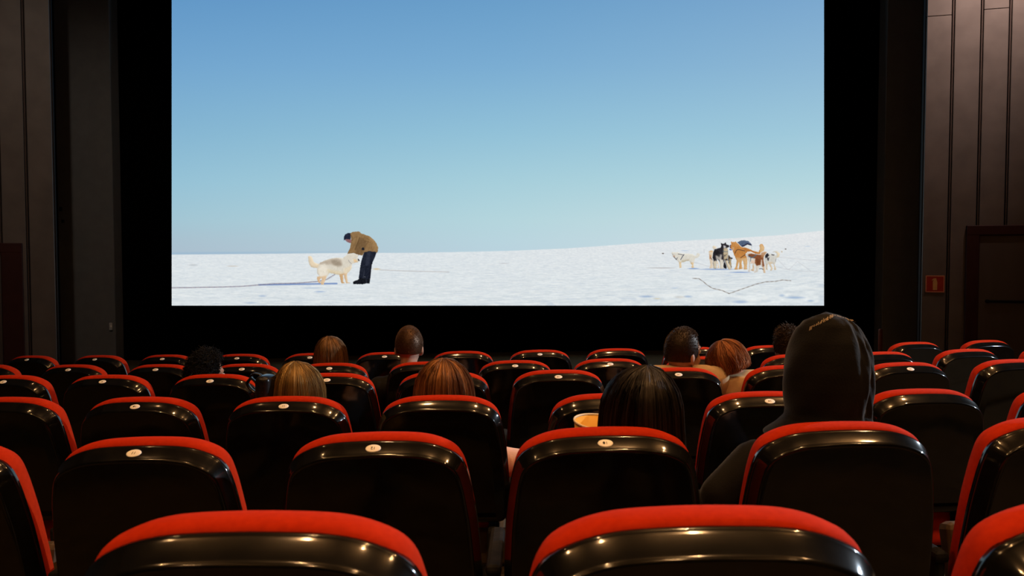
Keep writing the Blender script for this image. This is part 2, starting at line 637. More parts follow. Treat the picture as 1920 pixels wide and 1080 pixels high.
ROPE_L = Z([(0, 500), (200, 497), (400, 493), (560, 488), (650, 480), (800, 468), (1000, 462), (1150, 450), (1220, 435), (1285, 395)],
           4.174, 320, 420)
ROPE_V = Z([(600, 515), (660, 518), (700, 545), (740, 580), (790, 610), (880, 630), (945, 660), (1000, 640), (1100, 605), (1200, 570),
            (1290, 548), (1380, 545), (1450, 530), (1530, 537)], 5.053, 1180, 420)


def blob(x, y, cx, cy, rx, ry):
    return np.clip(1.4 - 1.4 * np.hypot((x - cx) / rx, (y - cy) / ry), 0, 1)


def film(x, y, detail=True):
    """the colour (0..255) of the projected picture at photograph pixel (x, y), figures left out"""
    tx = np.clip((x - 322) / 1223.0, 0, 1)
    sk = np.zeros(x.shape + (3,))
    for ch in range(3):
        a = np.interp(y, SKY_Y, [c[ch] for c in SKY_L])
        b = np.interp(y, SKY_Y, [c[ch] for c in SKY_M])
        c = np.interp(y, SKY_Y, [c[ch] for c in SKY_R])
        sk[..., ch] = np.where(tx < 0.5, a + (b - a) * tx * 2, b + (c - b) * (tx * 2 - 1))
    if not detail:
        return sk
    hz = np.interp(x, HORX, HORY)
    # a thin blue haze just above the far edge of the ice
    hzb = np.exp(-((hz - 2.2 - y) / 2.2) ** 2) * np.clip((720 - x) / 300, 0, 1) * 0.6
    sk = blend(sk, (150, 182, 208), hzb)
    dep = np.clip((y - hz) / 100.0, 0, 1)
    sn = np.zeros_like(sk)
    sn[:] = (220, 227, 231)
    sn = blend(sn, (219, 226, 229), dep)
    sn = blend(sn, (226, 229, 231), np.clip((x - 900) / 600, 0, 1) * np.clip(1.2 - dep * 1.6, 0, 1))
    dd = 0.25 + dep
    n1 = vnoise(x / (16 * dd + 2), y / (3.2 * dd + 0.6), 1) - 0.5
    n2 = vnoise(x / (6 * dd + 1.5), y / (1.8 * dd + 0.5), 2) - 0.5
    n3 = vnoise(x / 3.0, y / 1.3, 3) - 0.5
    n4 = vnoise(x / (60 * dd + 5), y / (9 * dd + 1), 4) - 0.5
    amp = 9 + 9 * dep
    sh = n1 * amp + n2 * amp * 0.9 + n3 * 9 + n4 * 5
    sn = sn + sh[..., None] * np.array((1.0, 0.88, 0.72))
    pit = np.clip((vnoise(x / (14 * dd + 2), y / (3 * dd + 0.8), 9) - 0.72) * 6, 0, 1) * (0.25 + 0.6 * dep)
    sn = blend(sn, (190, 202, 216), pit * 0.5)
    lump = np.clip((vnoise(x / (11 * dd + 2), y / (3 * dd + 0.8), 12) - 0.75) * 7, 0, 1)
    sn = blend(sn, (234, 236, 234), lump * 0.45)
    for cx, cy, rx, ry, col, k in (
            (1212, 556, 18, 2.6, (160, 180, 208), 0.9), (1290, 556, 10, 3, (165, 185, 212), 0.8), (1275, 557, 14, 3.2, (198, 196, 190), 0.6),
            (1232, 560, 9, 1.6, (218, 205, 175), 0.8), (1388, 566, 19, 4, (172, 190, 215), 0.9), (1490, 558, 24, 3, (165, 186, 212), 1.0),
            (1466, 554, 7, 3.5, (172, 190, 214), 0.8), (1520, 564, 9, 2.5, (172, 190, 214), 0.8), (1365, 516, 10, 1, (190, 204, 222), 0.8),
            (1265, 540, 9, 1.3, (185, 200, 222), 0.8), (600, 547, 14, 2.2, (160, 180, 210), 0.8), (492, 555, 10, 2.4, (168, 186, 212), 0.8),
            (470, 568, 16, 2.2, (178, 194, 214), 0.8), (585, 540, 26, 2, (180, 196, 216), 0.7), (362, 497, 12, 3, (196, 202, 206), 0.9),
            (436, 499, 14, 1.1, (198, 186, 172), 0.9), (1284, 470, 10, 1, (175, 196, 220), 0.9), (1514, 462, 7, 1, (175, 196, 220), 0.8),
            (706, 504.5, 9, 2.4, (214, 197, 165), 1.0), (1243, 475.3, 2.6, 1.5, (96, 84, 80), 1.3), (1473, 467, 2.2, 1.4, (100, 88, 84), 1.3),
            (1466, 472, 1.6, 2.2, (196, 178, 150), 1.2), (1345, 505, 46, 1.5, (120, 148, 196), 0.95), (1300, 503.5, 14, 1.5, (110, 140, 192), 0.9),
            (1388, 510.6, 26, 1.6, (128, 154, 200), 0.95), (1240, 502.4, 40, 0.7, (150, 140, 138), 0.9), (945, 494, 12, 0.9, (190, 188, 192), 0.8)):
        sn = blend(sn, col, np.clip(blob(x, y, cx, cy, rx, ry) * k, 0, 1))
    # the dog's blue shadow and the ropes lying on the snow
    shp = Z([(690, 476), (1300, 466)], 4.174, 320, 420)
    sn = blend(sn, (92, 122, 182), line_alpha(x, y, shp, 2.6, 0.9) * 0.85)
    rp = line_alpha(x, y, ROPE_L, 1.6, 0.7)
    rc = np.where((np.sin(x * 1.9) > 0)[..., None], (150, 138, 140), (106, 100, 128))
    sn = sn * (1 - rp[..., None] * 0.85) + rc * rp[..., None] * 0.85
    sn = blend(sn, (122, 108, 98), line_alpha(x, y, ROPE_V, 1.3, 0.55) * (0.75 + 0.25 * np.sin(x * 0.7)))
    sn = blend(sn, (165, 150, 142), line_alpha(x, y, [(712, 506), (760, 508), (842, 510)], 0.7, 0.5) * 0.8)
    for pts in ([(1440, 480), (1480, 484), (1545, 490)], [(1455, 500), (1475, 505), (1500, 508), (1545, 511)], [(1458, 486), (1474, 503), (1480, 506)],
                [(1480, 505), (1495, 490), (1520, 508)], [(1300, 491), (1330, 500)], [(1320, 468), (1320, 474)]):
        sn = blend(sn, (172, 168, 172), line_alpha(x, y, pts, 0.5, 0.45) * 0.6)
    a = np.clip((y - hz) / 1.2 + 0.5, 0, 1)[..., None]
    return sk * (1 - a) + sn * a


def grid_patch(name, xs, ys, colors, keep, m, parent, off):
    nx, ny = len(xs), len(ys)
    px, py = np.meshgrid(xs, ys)
    u = ((px - 960) / F).ravel()
    v = ((540 - py) / F).ravel()
    D = SD - off
    P = np.stack([u, np.full_like(u, math.cos(TH)) + v * math.sin(TH), -math.sin(TH) + v * math.cos(TH)], 1) * D
    P[:, 2] += CZ
    idx = np.arange(nx * ny).reshape(ny, nx)
    q = np.stack([idx[:-1, :-1], idx[1:, :-1], idx[1:, 1:], idx[:-1, 1:]], -1).reshape(-1, 4)
    if keep is not None:
        kq = (keep[:-1, :-1] | keep[1:, :-1] | keep[1:, 1:] | keep[:-1, 1:]).ravel()
        q = q[kq]
        used = np.unique(q)
        remap = np.full(nx * ny, -1)
        remap[used] = np.arange(len(used))
        q = remap[q]
        P = P[used]
        colors = colors.reshape(-1, 3)[used]
    colors = colors.reshape(-1, 3)
    me = bpy.data.meshes.new(name)
    me.vertices.add(len(P))
    me.vertices.foreach_set('co', P.astype(np.float32).ravel())
    me.loops.add(len(q) * 4)
    me.loops.foreach_set('vertex_index', q.astype(np.int32).ravel())
    me.polygons.add(len(q))
    me.polygons.foreach_set('loop_start', np.arange(0, len(q) * 4, 4, dtype=np.int32))
    me.polygons.foreach_set('loop_total', np.full(len(q), 4, dtype=np.int32))
    me.update(calc_edges=True)
    ca = me.color_attributes.new('film', 'FLOAT_COLOR', 'POINT')
    c4 = np.ones((len(P), 4), np.float32)
    c4[:, :3] = lin(np.clip(colors, 0, 255))
    ca.data.foreach_set('color', c4.ravel())
    me.materials.append(m)
    return link(name, me, parent)


# the cloth of the screen, tilted a little like the camera; its picture lies on it
X0, X1, Y0, Y1 = 322, 1545, -90, 573
cl = [scr(X0 - 1.5, Y0 - 1, -0.01), scr(X1 + 1.5, Y0 - 1, -0.01), scr(X1 + 1.5, Y1 + 1, -0.01), scr(X0 - 1.5, Y1 + 1, -0.01)]
cb = [p + FWD * 0.05 for p in cl]
M['screencloth'] = mat('screen_cloth', (0.02, 0.02, 0.021), 0.9, 0, 0.1, noise_color((0.018, 0.018, 0.019), (0.022, 0.022, 0.023), 30))
screen = mesh_obj('cinema_screen', cl + cb, [(3, 2, 1, 0), (4, 5, 6, 7), (0, 1, 5, 4), (1, 2, 6, 5), (2, 3, 7, 6), (3, 0, 4, 7)],
                  M['screencloth'], None, smooth=False)
tag(screen, 'large lit cinema screen showing a snowy plain with dogs under blue sky', 'screen')
xs = np.linspace(X0, X1, 50)
ys = np.concatenate([np.arange(Y0, 424, 18.0), [424.0]])
gx, gy = np.meshgrid(xs, ys)
o = grid_patch('film_sky', xs, ys, film(gx, gy, False), None, M['film'], screen, 0.0)
tag(o, 'projected clear blue sky paling towards the horizon')
xs = np.linspace(X0, X1, 980)
ys = np.concatenate([np.arange(424, 485, 0.75), np.arange(485, 573, 0.85), [573.0]])
gx, gy = np.meshgrid(xs, ys)
o = grid_patch('film_snow', xs, ys, film(gx, gy), None, M['filmfig'], screen, 0.0)
tag(o, 'projected snow field with ropes below the horizon')


def inside(x, y, poly):
    r = np.zeros(x.shape, bool)
    n = len(poly)
    j = n - 1
    for i in range(n):
        xi, yi = poly[i]
        xj, yj = poly[j]
        if yi != yj:
            c = ((yi > y) != (yj > y)) & (x < (xj - xi) * (y - yi) / (yj - yi) + xi)
            r ^= c
        j = i
    return r


def blur(a, s):
    if s <= 0:
        return a
    k = int(3 * s + 1)
    t = np.arange(-k, k + 1)
    g = np.exp(-t * t / (2 * s * s))
    g /= g.sum()
    a = np.apply_along_axis(lambda m_: np.convolve(m_, g, 'same'), 0, a)
    return np.apply_along_axis(lambda m_: np.convolve(m_, g, 'same'), 1, a)


def figure(name, label, layers, s, ox, oy, order, step=0.4):
    """a figure of the projected picture: painted polygons in zoomed pixels, as a flat patch on the screen"""
    allp = [p for L in layers if L[0] in 'PB' for p in Z(L[1], s, ox, oy)]
    x0 = min(p[0] for p in allp) - 2
    x1 = max(p[0] for p in allp) + 2
    y0 = min(p[1] for p in allp) - 2
    y1 = max(p[1] for p in allp) + 2
    xs = np.arange(x0, x1, step)
    ys = np.arange(y0, y1, step)
    gx, gy = np.meshgrid(xs, ys)
    col = film(gx, gy)
    alpha = np.zeros(gx.shape)
    fur = (vnoise(gx / 1.1 + gy * 0.5, gy / 1.6, 21) - 0.5) * 16 + (vnoise(gx / 3.0, gy / 4.0, 22) - 0.5) * 14
    # ragged fur edges
    jx = (vnoise(gx / 1.2, gy / 1.2, 31) - 0.5) * 0.9
    jy = (vnoise(gx / 1.2, gy / 1.2, 32) - 0.5) * 0.9
    for L in layers:
        kind, pts, c = L[0], Z(L[1], s, ox, oy), L[2]
        soft = L[3] if len(L) > 3 else 0.45
        op = L[4] if len(L) > 4 else 1.0
        if kind == 'P':             # outline of the figure
            m = blur(inside(gx + jx, gy + jy, pts).astype(float), soft / step)
            alpha = np.maximum(alpha, m)
            cc = np.asarray(c, float) + fur[..., None] * 0.7
            col = col * (1 - m[..., None]) + cc * m[..., None]
        elif kind == 'B':           # marking or painted shading, kept inside what is already painted
            m = blur(inside(gx + jx, gy + jy, pts).astype(float), soft / step) * op * np.clip(alpha * 1.5, 0, 1)
            cc = np.asarray(c, float) + fur[..., None] * 0.6
            col = col * (1 - m[..., None]) + cc * m[..., None]
        elif kind == 'L':           # strap or crease
            wd = L[3]
            op = L[4] if len(L) > 4 else 1.0
            m = line_alpha(gx, gy, pts, wd, 0.45) * op
            alpha = np.maximum(alpha, m)
            col = blend(col, c, m)
    ab = blur(np.clip(alpha, 0, 1), 1.5 / step)
    gy_, gx_ = np.gradient(ab, step)
    lit = (gy_ * 0.8 - gx_ * 0.6) * 2.2  # edge light painted into the figure: brighter upper right, darker lower left
    col = col + (np.clip(lit, -1, 1) * 34 * np.clip(alpha, 0, 1))[..., None] * np.array((1.0, 0.97, 0.88)) * np.clip(col.mean(-1, keepdims=True) / 190, 0.35, 1)
    o = grid_patch(name, xs, ys, col, alpha > 0.06, M['filmfig'], screen, 0.004 + 0.0015 * order)
    tag(o, label)
    return o


CREAM, TAN, NAVY, TANJ = (216, 209, 194), (210, 172, 128), (30, 34, 46), (140, 109, 72)
A = (8.31, 560, 420)
figure('film_dog', 'projected cream dog with a grey-brown back facing the bending person', [
    ('P', [(160, 495), (190, 500), (215, 530), (232, 580), (255, 605), (315, 620), (345, 600), (410, 570), (480, 545), (560, 530),
           (640, 525), (690, 530), (730, 500), (765, 465), (810, 450), (850, 443), (885, 450), (900, 475), (940, 475), (925, 500),
           (922, 535), (955, 570), (945, 585), (915, 598), (885, 595), (865, 610), (830, 635), (825, 690), (805, 720), (785, 745),
           (760, 765), (750, 800), (755, 850), (765, 905), (810, 918), (740, 922), (720, 860), (705, 800), (690, 790), (690, 840),
           (695, 905), (725, 920), (670, 927), (650, 860), (635, 790), (580, 785), (520, 770), (480, 760), (465, 790), (440, 820),
           (420, 860), (395, 910), (392, 945), (345, 942), (350, 900), (365, 870), (358, 830), (340, 850), (325, 870), (330, 900),
           (348, 915), (315, 920), (295, 880), (282, 850), (290, 820), (320, 810), (295, 780), (283, 740), (290, 700), (300, 685),
           (240, 685), (190, 665), (165, 625), (150, 560), (150, 510)], CREAM, 0.35),
    ('B', [(150, 500), (195, 500), (240, 600), (320, 630), (300, 690), (180, 665)], (232, 208, 172), 1.2, 0.7),
    ('B', [(300, 600), (420, 560), (500, 545), (600, 528), (670, 570), (680, 640), (620, 665), (560, 650), (500, 625), (440, 640), (400, 615),
           (330, 640)], (182, 168, 150), 1.5, 0.95),
    ('B', [(500, 575), (560, 560), (660, 600), (670, 650), (610, 645), (540, 640)], (152, 138, 120), 1.5, 0.75),
    ('B', [(300, 690), (340, 640), (440, 640), (460, 760), (420, 830), (330, 830)], (234, 226, 210), 1.3, 0.8),
    ('B', [(440, 700), (640, 740), (700, 760), (620, 800), (470, 780)], (222, 206, 172), 1.4, 0.8),
    ('B', [(340, 820), (440, 800), (400, 960), (330, 950)], (222, 190, 152), 1.0, 0.9),
    ('B', [(280, 820), (340, 820), (350, 925), (300, 925)], (216, 178, 136), 0.8, 0.9),
    ('B', [(630, 780), (700, 775), (720, 930), (660, 930)], (204, 164, 118), 0.8, 0.9),
    ('B', [(690, 760), (765, 760), (815, 925), (735, 925)], (218, 186, 148), 0.8, 0.9),
    ('B', [(700, 700), (830, 640), (800, 760), (700, 770)], (230, 212, 180), 1.2, 0.7),
    ('B', [(850, 545), (900, 555), (920, 600), (870, 610)], (232, 192, 140), 0.9, 0.8),
    ('B', [(920, 540), (935, 545), (960, 575), (930, 575)], (60, 58, 66), 0.35),
    ('B', [(935, 475), (945, 475), (930, 505), (922, 500)], (140, 128, 120), 0.35),
    ('L', [(775, 560), (790, 590), (825, 620)], (110, 112, 124), 0.7, 0.7),
], *A, 1)
figure('film_person', 'projected person in tan jacket and dark trousers bending over the dog', [
    ('P', [(1020, 430), (1110, 410), (1190, 420), (1212, 445), (1190, 510), (1165, 570), (1140, 630), (1130, 700), (1115, 850), (1103, 920),
           (1060, 925), (1050, 880), (1000, 850), (935, 850), (945, 780), (955, 690), (965, 640), (975, 580), (1000, 500)], NAVY, 0.3),
    ('B', [(1060, 440), (1120, 430), (1110, 600), (1080, 650), (1040, 640)], (46, 50, 64), 1.0, 0.8),
    ('B', [(1120, 600), (1145, 610), (1110, 870), (1085, 860)], (22, 24, 34), 0.7, 0.9),
    ('L', [(960, 685), (1030, 665), (1090, 672)], (14, 15, 22), 0.6, 0.8),
    ('P', [(848, 935), (848, 900), (870, 885), (920, 872), (950, 840), (1050, 850), (1058, 925), (1000, 938)], (22, 24, 30), 0.3),
    ('P', [(1060, 855), (1110, 860), (1105, 925), (1065, 928)], (18, 20, 26), 0.3),
    ('L', [(1025, 720), (1015, 780), (1005, 840)], (84, 88, 100), 0.4, 0.8),
    ('L', [(1020, 820), (1040, 826)], (150, 152, 150), 0.5, 0.8),
    ('P', [(712, 240), (740, 232), (800, 232), (825, 250), (818, 298), (790, 294), (760, 280), (735, 262)], (142, 100, 100), 0.3),
    ('L', [(718, 245), (745, 255), (760, 275)], (178, 172, 186), 0.5, 0.8),
    ('P', [(703, 258), (706, 195), (730, 158), (765, 142), (806, 142), (814, 180), (806, 242), (760, 236), (725, 240)], (34, 38, 56), 0.3),
    ('P', [(804, 150), (830, 127), (900, 118), (945, 117), (970, 145), (1040, 168), (1110, 195), (1170, 245), (1215, 305), (1238, 370),
           (1234, 420), (1218, 452), (1195, 430), (1130, 430), (1110, 418), (1020, 440), (992, 492), (905, 472), (850, 450), (757, 468),
           (775, 425), (800, 380), (815, 310), (820, 260), (812, 200)], TANJ, 0.3),
    ('B', [(1080, 190), (1170, 245), (1240, 370), (1200, 430), (1150, 330)], (160, 127, 86), 1.8, 0.8),
    ('B', [(880, 330), (960, 210), (1060, 260), (1020, 430), (980, 490), (890, 470)], (112, 86, 57), 1.4, 0.85),
    ('B', [(830, 150), (940, 130), (960, 190), (860, 320), (830, 280)], (146, 116, 78), 1.2, 0.7),
    ('L', [(950, 210), (920, 300), (880, 400)], (90, 68, 42), 1.2, 0.9),
    ('L', [(905, 205), (885, 290), (850, 370)], (112, 86, 54), 0.8, 0.7),
    ('L', [(985, 225), (1050, 215), (1110, 250)], (108, 82, 52), 0.8, 0.7),
    ('L', [(1010, 290), (1060, 270), (1110, 290)], (104, 80, 50), 0.9, 0.7),
    ('L', [(1150, 290), (1130, 350), (1135, 420)], (120, 92, 60), 0.8, 0.6),
    ('L', [(815, 170), (835, 215), (830, 260)], (98, 76, 48), 0.9, 0.7),
    ('L', [(830, 265), (870, 210), (915, 195)], (104, 78, 50), 0.7, 0.7),
    ('L', [(860, 300), (830, 400)], (104, 78, 50), 0.6, 0.5),
    ('L', [(1090, 270), (1040, 330), (1010, 400)], (96, 72, 46), 0.8, 0.7),
    ('B', [(985, 375), (1012, 365), (1025, 400), (1000, 412), (980, 400)], (26, 28, 36), 0.4),
    ('L', [(1105, 350), (1080, 420)], (108, 82, 52), 0.6, 0.6),
], *A, 2)
B = (8.0, 1240, 435)
figure('film_dog', 'projected white dog standing apart with a dark harness', [
    ('P', [(150, 315), (165, 303), (185, 300), (225, 306), (250, 298), (262, 312), (330, 325), (400, 325), (470, 335), (500, 355), (525, 350),
           (535, 322), (560, 315), (577, 330), (572, 360), (550, 385), (505, 395), (500, 430), (485, 460), (480, 490), (490, 535), (452, 537),
           (462, 495), (440, 470), (415, 430), (370, 438), (330, 452), (300, 455), (298, 500), (302, 537), (270, 537), (270, 490),
           (262, 450), (235, 430), (205, 400), (190, 388), (175, 375), (163, 345)], (216, 212, 200), 0.35),
    ('B', [(262, 450), (302, 450), (305, 540), (265, 540)], (222, 194, 152), 0.7, 0.85),
    ('B', [(440, 460), (490, 455), (492, 540), (450, 540)], (220, 188, 142), 0.7, 0.85),
    ('B', [(300, 425), (420, 410), (410, 440), (310, 460)], (194, 182, 156), 0.8, 0.8),
    ('B', [(180, 345), (205, 350), (200, 378), (182, 375)], (198, 160, 136), 0.4, 0.8),
    ('L', [(186, 372), (194, 374)], (80, 50, 50), 0.8),
    ('L', [(172, 335), (176, 337)], (90, 84, 84), 0.6),
    ('L', [(198, 382), (225, 415), (240, 385)], (58, 64, 84), 0.9),
    ('L', [(252, 330), (300, 338), (335, 346)], (48, 54, 76), 0.9),
    ('L', [(340, 338), (315, 372), (290, 414)], (48, 54, 76), 1.1),
], *B, 1)
figure('film_dog', 'projected tan and white dog half hidden behind the black dog', [
    ('P', [(712, 290), (730, 285), (745, 272), (775, 285), (790, 300), (800, 420), (850, 430), (870, 540), (840, 548), (850, 480), (800, 470),
           (770, 540), (720, 547), (735, 480), (720, 400)], (222, 204, 180), 0.35),
    ('P', [(764, 225), (775, 206), (800, 205), (826, 225), (830, 262), (790, 285)], (222, 208, 186), 0.35),
    ('B', [(715, 340), (745, 350), (750, 410), (720, 400)], (190, 132, 88), 0.8, 0.8),
    ('B', [(715, 280), (775, 280), (770, 300), (720, 300)], (200, 158, 112), 0.6, 0.8),
    ('L', [(735, 380), (765, 420)], (60, 64, 80), 0.9),
], *B, 1)
figure('film_person', 'projected crouching person in slate jacket behind the orange-brown dog', [
    ('P', [(1140, 155), (1190, 130), (1240, 121), (1300, 133), (1340, 168), (1356, 196), (1355, 275), (1300, 262), (1230, 235), (1190, 222)],
     (82, 97, 122), 0.35),
    ('B', [(1225, 222), (1290, 185), (1354, 205), (1360, 290), (1290, 270)], (224, 226, 224), 0.5),
    ('L', [(1195, 220), (1240, 205), (1290, 178), (1345, 192)], (44, 44, 66), 2.2),
], *B, 2)
figure('film_dog', 'projected dark dog sitting low between the standing dogs', [
    ('P', [(915, 430), (950, 400), (990, 345), (1020, 350), (1035, 378), (1078, 390), (1048, 408), (1045, 460), (1055, 545), (1010, 552), (985, 500),
           (975, 550), (930, 545), (912, 480)], (38, 36, 40), 0.35),
    ('B', [(1015, 400), (1048, 400), (1048, 545), (1015, 545)], (206, 178, 130), 0.7, 0.8),
    ('B', [(990, 350), (1030, 370), (1010, 450), (990, 420)], (96, 74, 52), 0.8, 0.8),
    ('L', [(1010, 440), (1040, 425)], (90, 140, 150), 0.7, 0.8),
], *B, 3)
figure('film_dog', 'projected black and white dog standing with its head turned', [
    ('P', [(888, 163), (915, 175), (945, 172), (965, 158), (978, 188), (1020, 203), (1017, 225), (985, 238), (995, 260), (1002, 330), (992, 400),
           (1002, 470), (1052, 557), (1010, 562), (985, 520), (970, 480), (950, 420), (930, 470), (925, 540), (955, 552), (880, 552),
           (880, 470), (865, 430), (832, 405), (826, 470), (826, 547), (785, 547), (775, 470), (782, 430), (768, 390), (775, 310),
           (800, 258), (850, 245), (890, 238), (902, 205)], (42, 39, 44), 0.35),
    ('B', [(935, 240), (998, 235), (1004, 340), (990, 400), (940, 420), (930, 330)], (206, 186, 152), 0.8, 0.9),
    ('B', [(925, 200), (960, 205), (975, 228), (940, 245)], (214, 212, 212), 0.6, 0.9),
    ('B', [(875, 400), (930, 420), (940, 560), (870, 560)], (222, 214, 198), 0.7, 0.95),
    ('B', [(955, 420), (1000, 430), (1056, 565), (1000, 565)], (220, 204, 176), 0.7, 0.95),
    ('B', [(775, 440), (830, 430), (830, 550), (780, 550)], (212, 200, 176), 0.7, 0.95),
    ('B', [(815, 350), (870, 330), (910, 340), (900, 420), (850, 420), (820, 400)], (200, 192, 182), 0.8, 0.8),
    ('B', [(800, 290), (850, 280), (890, 320), (870, 380), (800, 330)], (30, 28, 32), 0.8, 0.8),
    ('L', [(920, 285), (965, 298), (995, 292)], (74, 96, 112), 0.8),
    ('L', [(940, 340), (952, 365), (975, 335)], (50, 46, 50), 0.9),
], *B, 4)
figure('film_dog', 'projected orange-brown dog with raised tail', [
    ('P', [(1045, 138), (1062, 152), (1098, 152), (1113, 138), (1130, 160), (1165, 190), (1198, 224), (1280, 240), (1340, 268), (1400, 290), (1458, 300),
           (1482, 258), (1470, 205), (1488, 180), (1520, 184), (1546, 236), (1532, 290), (1500, 325), (1480, 345), (1400, 345), (1300, 362),
           (1290, 420), (1282, 540), (1292, 557), (1235, 560), (1242, 500), (1228, 440), (1212, 415), (1200, 480), (1218, 552), (1160, 558),
           (1172, 480), (1165, 440), (1140, 530), (1148, 560), (1092, 562), (1120, 520), (1130, 430), (1105, 370), (1080, 310), (1064, 262),
           (1030, 242), (1028, 208), (1050, 190)], (190, 128, 66), 0.35),
    ('B', [(1470, 200), (1500, 180), (1550, 240), (1520, 310), (1480, 300)], (218, 188, 142), 1.0, 0.8),
    ('B', [(1200, 225), (1300, 245), (1400, 292), (1460, 300), (1400, 325), (1280, 290)], (170, 104, 48), 1.2, 0.8),
    ('B', [(1110, 380), (1190, 390), (1190, 560), (1095, 565)], (206, 166, 116), 0.9, 0.8),
    ('B', [(1190, 400), (1290, 380), (1290, 565), (1200, 565)], (216, 184, 140), 0.9, 0.8),
    ('B', [(1050, 150), (1120, 150), (1160, 210), (1080, 220)], (200, 142, 82), 1.0, 0.7),
    ('B', [(1060, 225), (1090, 230), (1085, 290), (1068, 270)], (206, 180, 150), 0.6, 0.7),
    ('L', [(1105, 322), (1125, 275), (1155, 262), (1250, 284)], (58, 46, 48), 1.0),
    ('L', [(1190, 385), (1262, 338)], (62, 50, 50), 1.0),
    ('L', [(1036, 196), (1030, 215), (1034, 240)], (40, 46, 96), 1.3),
    ('L', [(1028, 262), (1048, 268)], (52, 84, 168), 2.0),
], *B, 5)
figure('film_dog', 'projected white dog with black patches and curled tail', [
    ('P', [(1560, 340), (1590, 318), (1650, 328), (1700, 340), (1720, 352), (1732, 322), (1700, 302), (1655, 308), (1690, 288), (1750, 288), (1782, 328),
           (1768, 370), (1722, 392), (1722, 440), (1697, 480), (1722, 562), (1695, 572), (1690, 500), (1670, 470), (1640, 480), (1672, 550),
           (1652, 582), (1630, 577), (1645, 540), (1610, 470), (1592, 500), (1592, 570), (1570, 562), (1565, 480), (1545, 420)],
     (206, 204, 196), 0.35),
    ('B', [(1555, 335), (1600, 318), (1618, 350), (1590, 380), (1615, 400), (1600, 430), (1560, 400)], (44, 42, 48), 0.5),
    ('B', [(1655, 330), (1700, 340), (1690, 352), (1650, 345)], (60, 58, 64), 0.5, 0.9),
    ('B', [(1560, 385), (1590, 385), (1590, 425), (1555, 420)], (210, 206, 200), 0.5, 0.9),
    ('B', [(1690, 285), (1785, 310), (1770, 375), (1725, 395), (1740, 330)], (226, 206, 172), 0.8, 0.8),
    ('B', [(1600, 450), (1670, 450), (1680, 580), (1630, 580)], (216, 192, 158), 0.9, 0.7),
    ('B', [(1690, 470), (1720, 460), (1725, 575), (1690, 575)], (216, 190, 154), 0.9, 0.7),
    ('B', [(1560, 480), (1595, 480), (1595, 575), (1565, 570)], (206, 184, 154), 0.9, 0.7),
    ('L', [(1615, 380), (1605, 430)], (56, 56, 66), 1.0),
    ('L', [(1722, 400), (1712, 440)], (90, 90, 100), 0.6),
], *B, 3)
figure('film_dog', 'projected brown and white dog in front of the pack', [
    ('P', [(1268, 332), (1300, 300), (1340, 298), (1400, 328), (1480, 338), (1500, 308), (1540, 288), (1588, 300), (1562, 332), (1540, 372), (1532, 420),
           (1548, 500), (1562, 612), (1535, 614), (1520, 540), (1490, 500), (1472, 520), (1442, 602), (1390, 608), (1420, 562), (1408, 490),
           (1392, 480), (1398, 560), (1382, 592), (1340, 572), (1350, 560), (1372, 545), (1366, 470), (1338, 480), (1334, 560), (1332, 597), (1295, 597),
           (1315, 540), (1310, 450), (1290, 380)], (212, 205, 194), 0.35),
    ('B', [(1300, 338), (1340, 322), (1420, 332), (1500, 345), (1535, 350), (1530, 410), (1495, 415), (1490, 490), (1430, 507), (1402, 460),
           (1408, 400), (1350, 390), (1308, 375)], (132, 78, 48), 0.5),
    ('B', [(1420, 400), (1480, 400), (1480, 490), (1430, 495)], (112, 64, 38), 0.9, 0.8),
    ('B', [(1500, 310), (1590, 290), (1560, 340), (1530, 380), (1495, 385)], (176, 126, 86), 0.8, 0.8),
    ('B', [(1505, 400), (1540, 400), (1548, 520), (1515, 520)], (128, 76, 48), 0.6, 0.9),
    ('B', [(1345, 420), (1400, 430), (1395, 480), (1345, 470)], (226, 184, 158), 0.9, 0.7),
    ('B', [(1340, 500), (1400, 500), (1398, 600), (1340, 600)], (206, 170, 132), 0.8, 0.6),
    ('B', [(1520, 520), (1565, 530), (1565, 620), (1530, 620)], (212, 176, 138), 0.8, 0.7),
    ('L', [(1310, 362), (1345, 380), (1370, 385), (1425, 342)], (52, 110, 140), 1.1),
    ('L', [(1342, 380), (1338, 440)], (66, 90, 110), 0.9),
    ('L', [(1470, 552), (1500, 548), (1530, 562)], (60, 58, 64), 1.0),
], *B, 6)

# ------------------------------------------------------------------ the cinema seats
LEAN = R(10)
BH = 0.49
TBL = [(0, 0), (0.0008, 0.045), (0.003, 0.09), (0.0080, 0.126), (0.019, 0.162), (0.038, 0.196), (0.066, 0.217), (0.11, 0.229), (0.164, 0.237),
       (0.234, 0.2445), (0.35, 0.250), (0.43, 0.250), (0.465, 0.244), (0.482, 0.229), (0.49, 0.20)]


def catmull(pts, per):
    out = []
    P = [pts[0]] + list(pts) + [pts[-1]]
    for i in range(1, len(P) - 2):
        for k in range(per):
            t = k / per
            q = []
            for c in range(len(pts[0])):
                a, b, d, e = P[i - 1][c], P[i][c], P[i + 1][c], P[i + 2][c]
                q.append(0.5 * (2 * b + (d - a) * t + (2 * a - 5 * b + 4 * d - e) * t * t + (3 * b - a - 3 * d + e) * t ** 3))
            out.append(tuple(q))
    out.append(tuple(pts[-1]))
    return out


_right = [(hw, BH - dz) for dz, hw in TBL]
_mir = [(-0.045, BH - 0.0008)] + _right
_rt = catmull(_mir, 3)[3:]
OUT = [p for p in _rt] + [(-p[0], p[1]) for p in _rt[::-1] if p[0] > 1e-5]
OUT = np.array(OUT) * np.array([1.015, 1.0])


